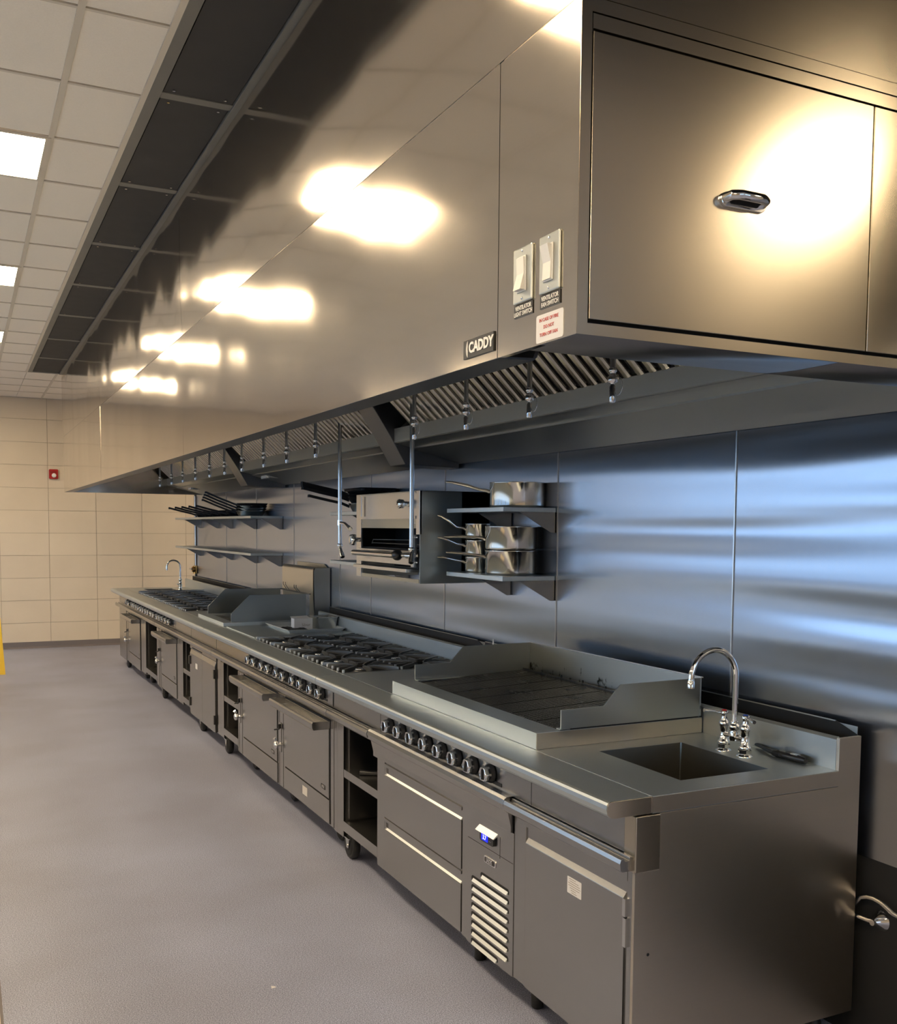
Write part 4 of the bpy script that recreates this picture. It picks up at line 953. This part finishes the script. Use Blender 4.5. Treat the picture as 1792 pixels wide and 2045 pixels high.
part('panel_trim', MB().box(BX0-.008, BX0, 4.908, 5.725, 1.722, 1.738).box(BX0-.004, BX0, 4.908, 5.725, 1.858, 1.866).box(BX0-.006, BX0, 5.672, 5.684, 1.738, 1.858), 'bright', sb)
part('heat_shield', MB().box(BX0+.002, BX0+.014, 4.905, 5.728, 1.670, 1.724), 'shield', sb)
part('oven_floor', MB().box(BX0+.02, 2.45, 4.87, 5.80, 1.55, 1.556).box(BX0+.02, 2.45, 4.87, 4.872, 1.5, 1.67).box(BX0+.02, 2.45, 5.79, 5.792, 1.5, 1.67).box(BX0+.02, 2.45, 4.87, 5.80, 1.668, 1.675), 'void', sb)
part('wire_rack', MB().tube([(2.25, 5.68, 1.575), (2.25, 5.66, 1.60), (2.40, 5.4, 1.60)], .003, 6).tube([(2.25, 4.95, 1.58), (2.25, 5.68, 1.58)], .003, 6), 'iron', sb)
dw = part('rack_front', MB().box(BX0-.012, BX0-.002, 4.93, 5.745, 1.468, 1.548), 'bright', sb, bevel=.002)
part('rack_side', MB().box(BX0-.02, BX0+.0, 4.900, 4.934, 1.46, 1.636), 'bright', sb, bevel=.001)
part('handle_bar', MB().tube([(2.10, 4.95, 1.525), (2.10, 5.60, 1.525)], .0165, 16), 'chrome', dw)
part('handle_post', MB().tube([(2.10, 5.56, 1.525), (BX0-.01, 5.56, 1.525)], .010, 8).tube([(2.10, 4.93, 1.525), (BX0-.01, 4.86, 1.525)], .010, 8).tube([(2.12, 4.86, 1.525), (2.14, 4.80, 1.525)], .014, 10), 'bright', dw)
part('handle_ball', MB().lathe([(0, -.030), (.018, -.024), (.029, -.008), (.029, .008), (.018, .024), (0, .030)], (2.10, 4.935, 1.526), 'y', 20), 'plastic', dw, 'black ball knob')
part('valve_knob', MB().lathe([(.014, 0), (.014, .02), (.034, .026), (.036, .04), (.030, .056), (.022, .058), (0, .058)], (BX0-.003, 5.765, 1.597), '-x', 24, 6, .06), 'chrome', sb)
part('regulator', MB().lathe([(.014, 0), (.014, .022), (.024, .026), (.026, .05), (.022, .056), (0, .057)], (BX0, 5.03, 1.803), '-x', 20), 'chrome', sb)
part('drip_tray', MB().box(2.150, BX0+.03, 4.93, 5.74, 1.430, 1.450), 'bright', sb, bevel=.002)
part('side_bolts', MB().lathe([(.007, 0), (.005, .005), (0, .006)], (BX0-.003, 4.89, 1.622), '-x', 8).lathe([(.007, 0), (.005, .005), (0, .006)], (BX0-.003, 4.89, 1.487), '-x', 8).lathe([(.005, 0), (0, .004)], (BX0-.003, 5.70, 1.698), '-x', 8).lathe([(.005, 0), (0, .004)], (BX0-.003, 4.925, 1.698), '-x', 8), 'chrome', sb)
part('lower_rail', MB().box(BX0+.0, BX0+.012, 4.87, 5.728, 1.375, 1.395), 'shield', sb)

# ------------------------------------------------------------------ pots and pans
def saucepan(c, r, h, ang, label, hz=.85, grip=.19, rise=.03, group='polished saucepans on the wall shelves', hr=.008):
    t = thing('saucepan', label, 'saucepan', c, group)
    x, y, z = c
    part('pot', MB().lathe([(0, 0), (r-.008, 0), (r-.001, .006), (r, .012), (r, h-.004), (r+.003, h), (r-.001, h+.001), (r-.002, h-.004), (r-.002, .010), (r-.01, .004), (0, .004)], c, n=40), 'pot', t)
    a = R(ang); dx, dy = math.cos(a), math.sin(a)
    P_ = lambda s, zz: (x+dx*s, y+dy*s, z+zz)
    h0 = h*hz
    part('handle', MB().tube([P_(r-.001, h0-.012), P_(r+.015, h0-.005), P_(r+.05, h0), P_(r+.05+grip*.4, h0+rise*.6), P_(r+.05+grip*.8, h0+rise), P_(r+.05+grip, h0+rise*1.1)], hr, 8, taper=[.010, .008, .007, .0085, .007, .004]), 'pot', t)
    mb = MB()
    for s_ in (-.4, 0, .4):
        q = (x+math.cos(a+s_*.2)*r, y+math.sin(a+s_*.2)*r, z+h0-.010); mb.tube([q, (q[0]+dx*.004, q[1]+dy*.004, q[2])], .004, 6)
    part('rivets', mb, 'pot', t)
    return t
saucepan((2.500, 4.345, ZS1), .138, .125, 152, 'wide low saucepan alone on the upper shelf right of the broiler', .72, .17, .035)
saucepan((2.475, 4.36, ZS2), .128, .122, 160, 'larger lower saucepan of the near stack on the lower shelf', .80, .15, .012)
saucepan((2.475, 4.36, ZS2+.1235), .129, .118, 158, 'larger upper saucepan of the near stack, open top showing', .55, .16, .0)
for k, lb in enumerate(('bottom', 'middle', 'top')):
    z = ZS2+[0, .086, .173][k]
    saucepan((2.425, 4.625, z), .064, .082, 165, lb+' small saucepan of the narrow stack behind the large ones', .78, .10, [.015, .03, .055][k], 'small saucepans stacked on the lower shelf', .006)
def frypan(c, r, ang, label, h=.045, rise=.05, grip=.30, mat='pan', tilt=0, group='black frying pans on the wall shelves'):
    t = thing('frying_pan', label, 'frying pan', c, group)
    x, y, z = c
    part('pan_body', MB().lathe([(0, 0), (r*.72, 0), (r*.78, .004), (r, h), (r+.003, h+.001), (r-.003, h), (r*.76, .006), (0, .003)], c, n=32), mat, t)
    a = R(ang); dx, dy = math.cos(a), math.sin(a); px, py = -dy, dx
    v = []
    secs = [(r*.95, h*.8, .018), (r+.05, h+.012, .013), (r+.05+grip*.5, h+.012+rise*.5, .015), (r+.05+grip*.95, h+.012+rise, .018), (r+.05+grip, h+.01+rise, .011)]
    mb = MB()
    for s_, zz, wd in secs:
        for q, dz in ((-1, 0), (1, 0), (1, -.018), (-1, -.018)): v.append((x+dx*s_+px*wd*q, y+dy*s_+py*wd*q, z+zz+dz))
    f = [(0, 1, 2, 3), tuple(range(len(v)-4, len(v)))[::-1]]
    for i in range(len(secs)-1):
        for j in range(4): k = i*4; f.append((k+j, k+4+j, k+4+(j+1) % 4, k+(j+1) % 4))
    mb.add(v, f); part('handle', mb, 'pan', t)
    if tilt: t.rotation_euler = (R(tilt[0]), R(tilt[1]), 0)
    return t
# stack left of the broiler
saucepan_b = frypan((2.46, 6.28, ZS1+.0), .135, 166, 'bottom pan of the stack left of the broiler, bare steel bowl', .055, .045, .22, 'bright', group='pans stacked left of the broiler')
for k in range(1, 4):
    frypan((2.46, 6.28, ZS1+.030+.019*k), .14, [0, 170, 165, 160][k], ['', 'lowest black frying pan of the stack left of the broiler', 'middle black frying pan of the stack left of the broiler', 'upper black frying pan of the stack left of the broiler'][k], .045, .055, .26, group='pans stacked left of the broiler')
sq = thing('griddle_pan', 'flat black griddle pan on top of the stack left of the broiler', 'pan', (2.47, 6.28, ZS1+.136))
part('pan_body', MB().prism(rrect(2.47, 6.28, .25, .36, .03), ZS1+.136, ZS1+.152, 'z'), 'pan', sq, bevel=.003)
part('rim', MB().prism(rrect(2.47, 6.28, .26, .37, .035), ZS1+.152, ZS1+.157, 'z'), 'pan', sq)
# row on the long far shelf
yy = 11.55; zf = ZS1-.008
lbs = ['farthest', 'second farthest', 'third farthest', 'fourth farthest', 'middle', 'fourth nearest', 'third nearest', 'second nearest', 'nearest']
for k in range(5):
    frypan((2.46, 11.15-.36*k, zf+.001), .135, 158, lbs[k]+' black frying pan leaning in the row on the far shelf', .048, .07, .24, tilt=(-8, 0), group='frying pans along the far shelf')
for k in range(4):
    frypan((2.46, 9.32-.02*k, zf+.002+.024*k), .145, 158-3*k, ['bottom', 'second', 'third', 'top'][k]+' steel frying pan of the bright stack on the far shelf', .045, .10, .26, 'pot' if k < 3 else 'pan', group='bright pans on the far shelf')

# ------------------------------------------------------------------ other small things
al = thing('fire_alarm', 'red fire alarm with clear strobe on the tiled wall', 'alarm', (1.131, YF-.004, 2.29))
part('case', MB().prism(rrect(1.131, 2.356, .116, .130, .014), YF-.045, YF-.004, 'y'), 'red', al, bevel=.004)
part('strobe', MB().lathe([(.030, 0), (.028, -.012), (.012, -.020), (0, -.021)], (1.136, YF-.045, 2.338), 'y', 14), 'strobe', al)
part('speaker_slots', MB().box(1.09, 1.172, YF-.0465, YF-.045, 2.372, 2.376).box(1.09, 1.172, YF-.0465, YF-.045, 2.384, 2.388), 'void', al)
gv = thing('gas_valve', 'brass gas valve at the far end of the steel wall', 'valve', (2.60, 12.50, 1.13))
part('valve_body', MB().tube([(2.595, 12.50, 1.08), (2.595, 12.50, 1.18)], .026, 12).lathe([(.040, -.02), (.040, .0), (.03, .02)], (2.575, 12.50, 1.135), '-x', 14), 'brass', gv)
part('valve_handle', MB().box(2.535, 2.545, 12.44, 12.56, 1.13, 1.15).tube([(2.56, 12.5, 1.14), (2.54, 12.5, 1.14)], .01, 8), 'bright', gv)
part('conduit', MB().tube([(2.605, 12.515, 1.18), (2.605, 12.515, 2.04)], .008, 8), 'bright', gv)
wh = thing('water_valve', 'chrome water stop valve with bell flange on the shaded wall behind the counter end', 'valve', (2.62, 2.20, .43))
part('flange', MB().lathe([(.034, 0), (.030, .006), (.012, .030), (.010, .040)], (2.622, 2.190, .428), '-x', 24), 'chrome', wh)
part('stub', MB().tube([(2.60, 2.190, .428), (2.597, 2.215, .424), (2.595, 2.30, .422)], .0085, 10).lathe([(.014, 0), (.014, .018)], (2.596, 2.30, .422), 'y', 8), 'chrome', wh)
pts = [(2.597, 2.34, .435), (2.597, 2.27, .462)] + [(2.600-.0*i, 2.25-.025*i, .478+.022*math.sin(math.pi*min(1, (i+1)/6))-.0*i) for i in range(6)] + [(2.603, 2.08, .470), (2.605, 2.02, .43)]
solo('supply_hose', MB().tube(pts, .0085, 10), 'bright', 'braided steel supply hose arching over the chrome valve', 'hose', (2.60, 2.2, .43))
solo('poker_rod', MB().tube([(1.735, 4.53, .470), (1.77, 4.505, .468), (2.2, 4.30, .462)], .013, 8, taper=[.014, .011, .010]), 'plastic', 'black rod lying across the open shelf beside the fridge drawers', 'rod', (1.735, 4.53, .46))
sg = thing('floor_sign', 'yellow folding floor sign at the left edge of the photo', 'sign', (.20, 12.25, 0))
for s_ in (-1, 1):
    mb = MB(); x0, x1 = .10, .400
    y = 12.25
    mb.add([(x0, y+s_*.17, 0), (x1, y+s_*.17, 0), (x1-.035, y+s_*.012, .62), (x0+.035, y+s_*.012, .62), (x0, y+s_*.155, 0), (x1, y+s_*.155, 0), (x1-.035, y+s_*.0, .62), (x0+.035, y+s_*.0, .62)], [(0, 1, 2, 3), (4, 7, 6, 5), (0, 4, 5, 1), (1, 5, 6, 2), (2, 6, 7, 3), (3, 7, 4, 0)])
    part('sign_leaf', mb, 'yellow', sg)
part('sign_grip', MB().tube([(.17, 12.25, .62), (.2, 12.25, .66), (.30, 12.25, .66), (.33, 12.25, .62)], .012, 8), 'yellow', sg)
lc = thing('low_platform', 'low cream platform edge just entering the bottom left corner', 'platform', (-.15, 3.4, 0))
part('plinth', MB().box(-.40, .088, 2.95, 3.90, 0, .012), 'base', lc)
part('deck', MB().box(-.41, .078, 2.94, 3.88, .012, .030), 'cream', lc, bevel=.002)
solo('paper_scrap', MB().add([(.972, 3.43, .001), (.988, 3.428, .003), (.990, 3.442, .001), (.975, 3.446, .004)], [(0, 1, 2, 3)]), 'paper', 'tiny white paper scrap on the open floor', 'scrap', (.98, 3.436, 0))
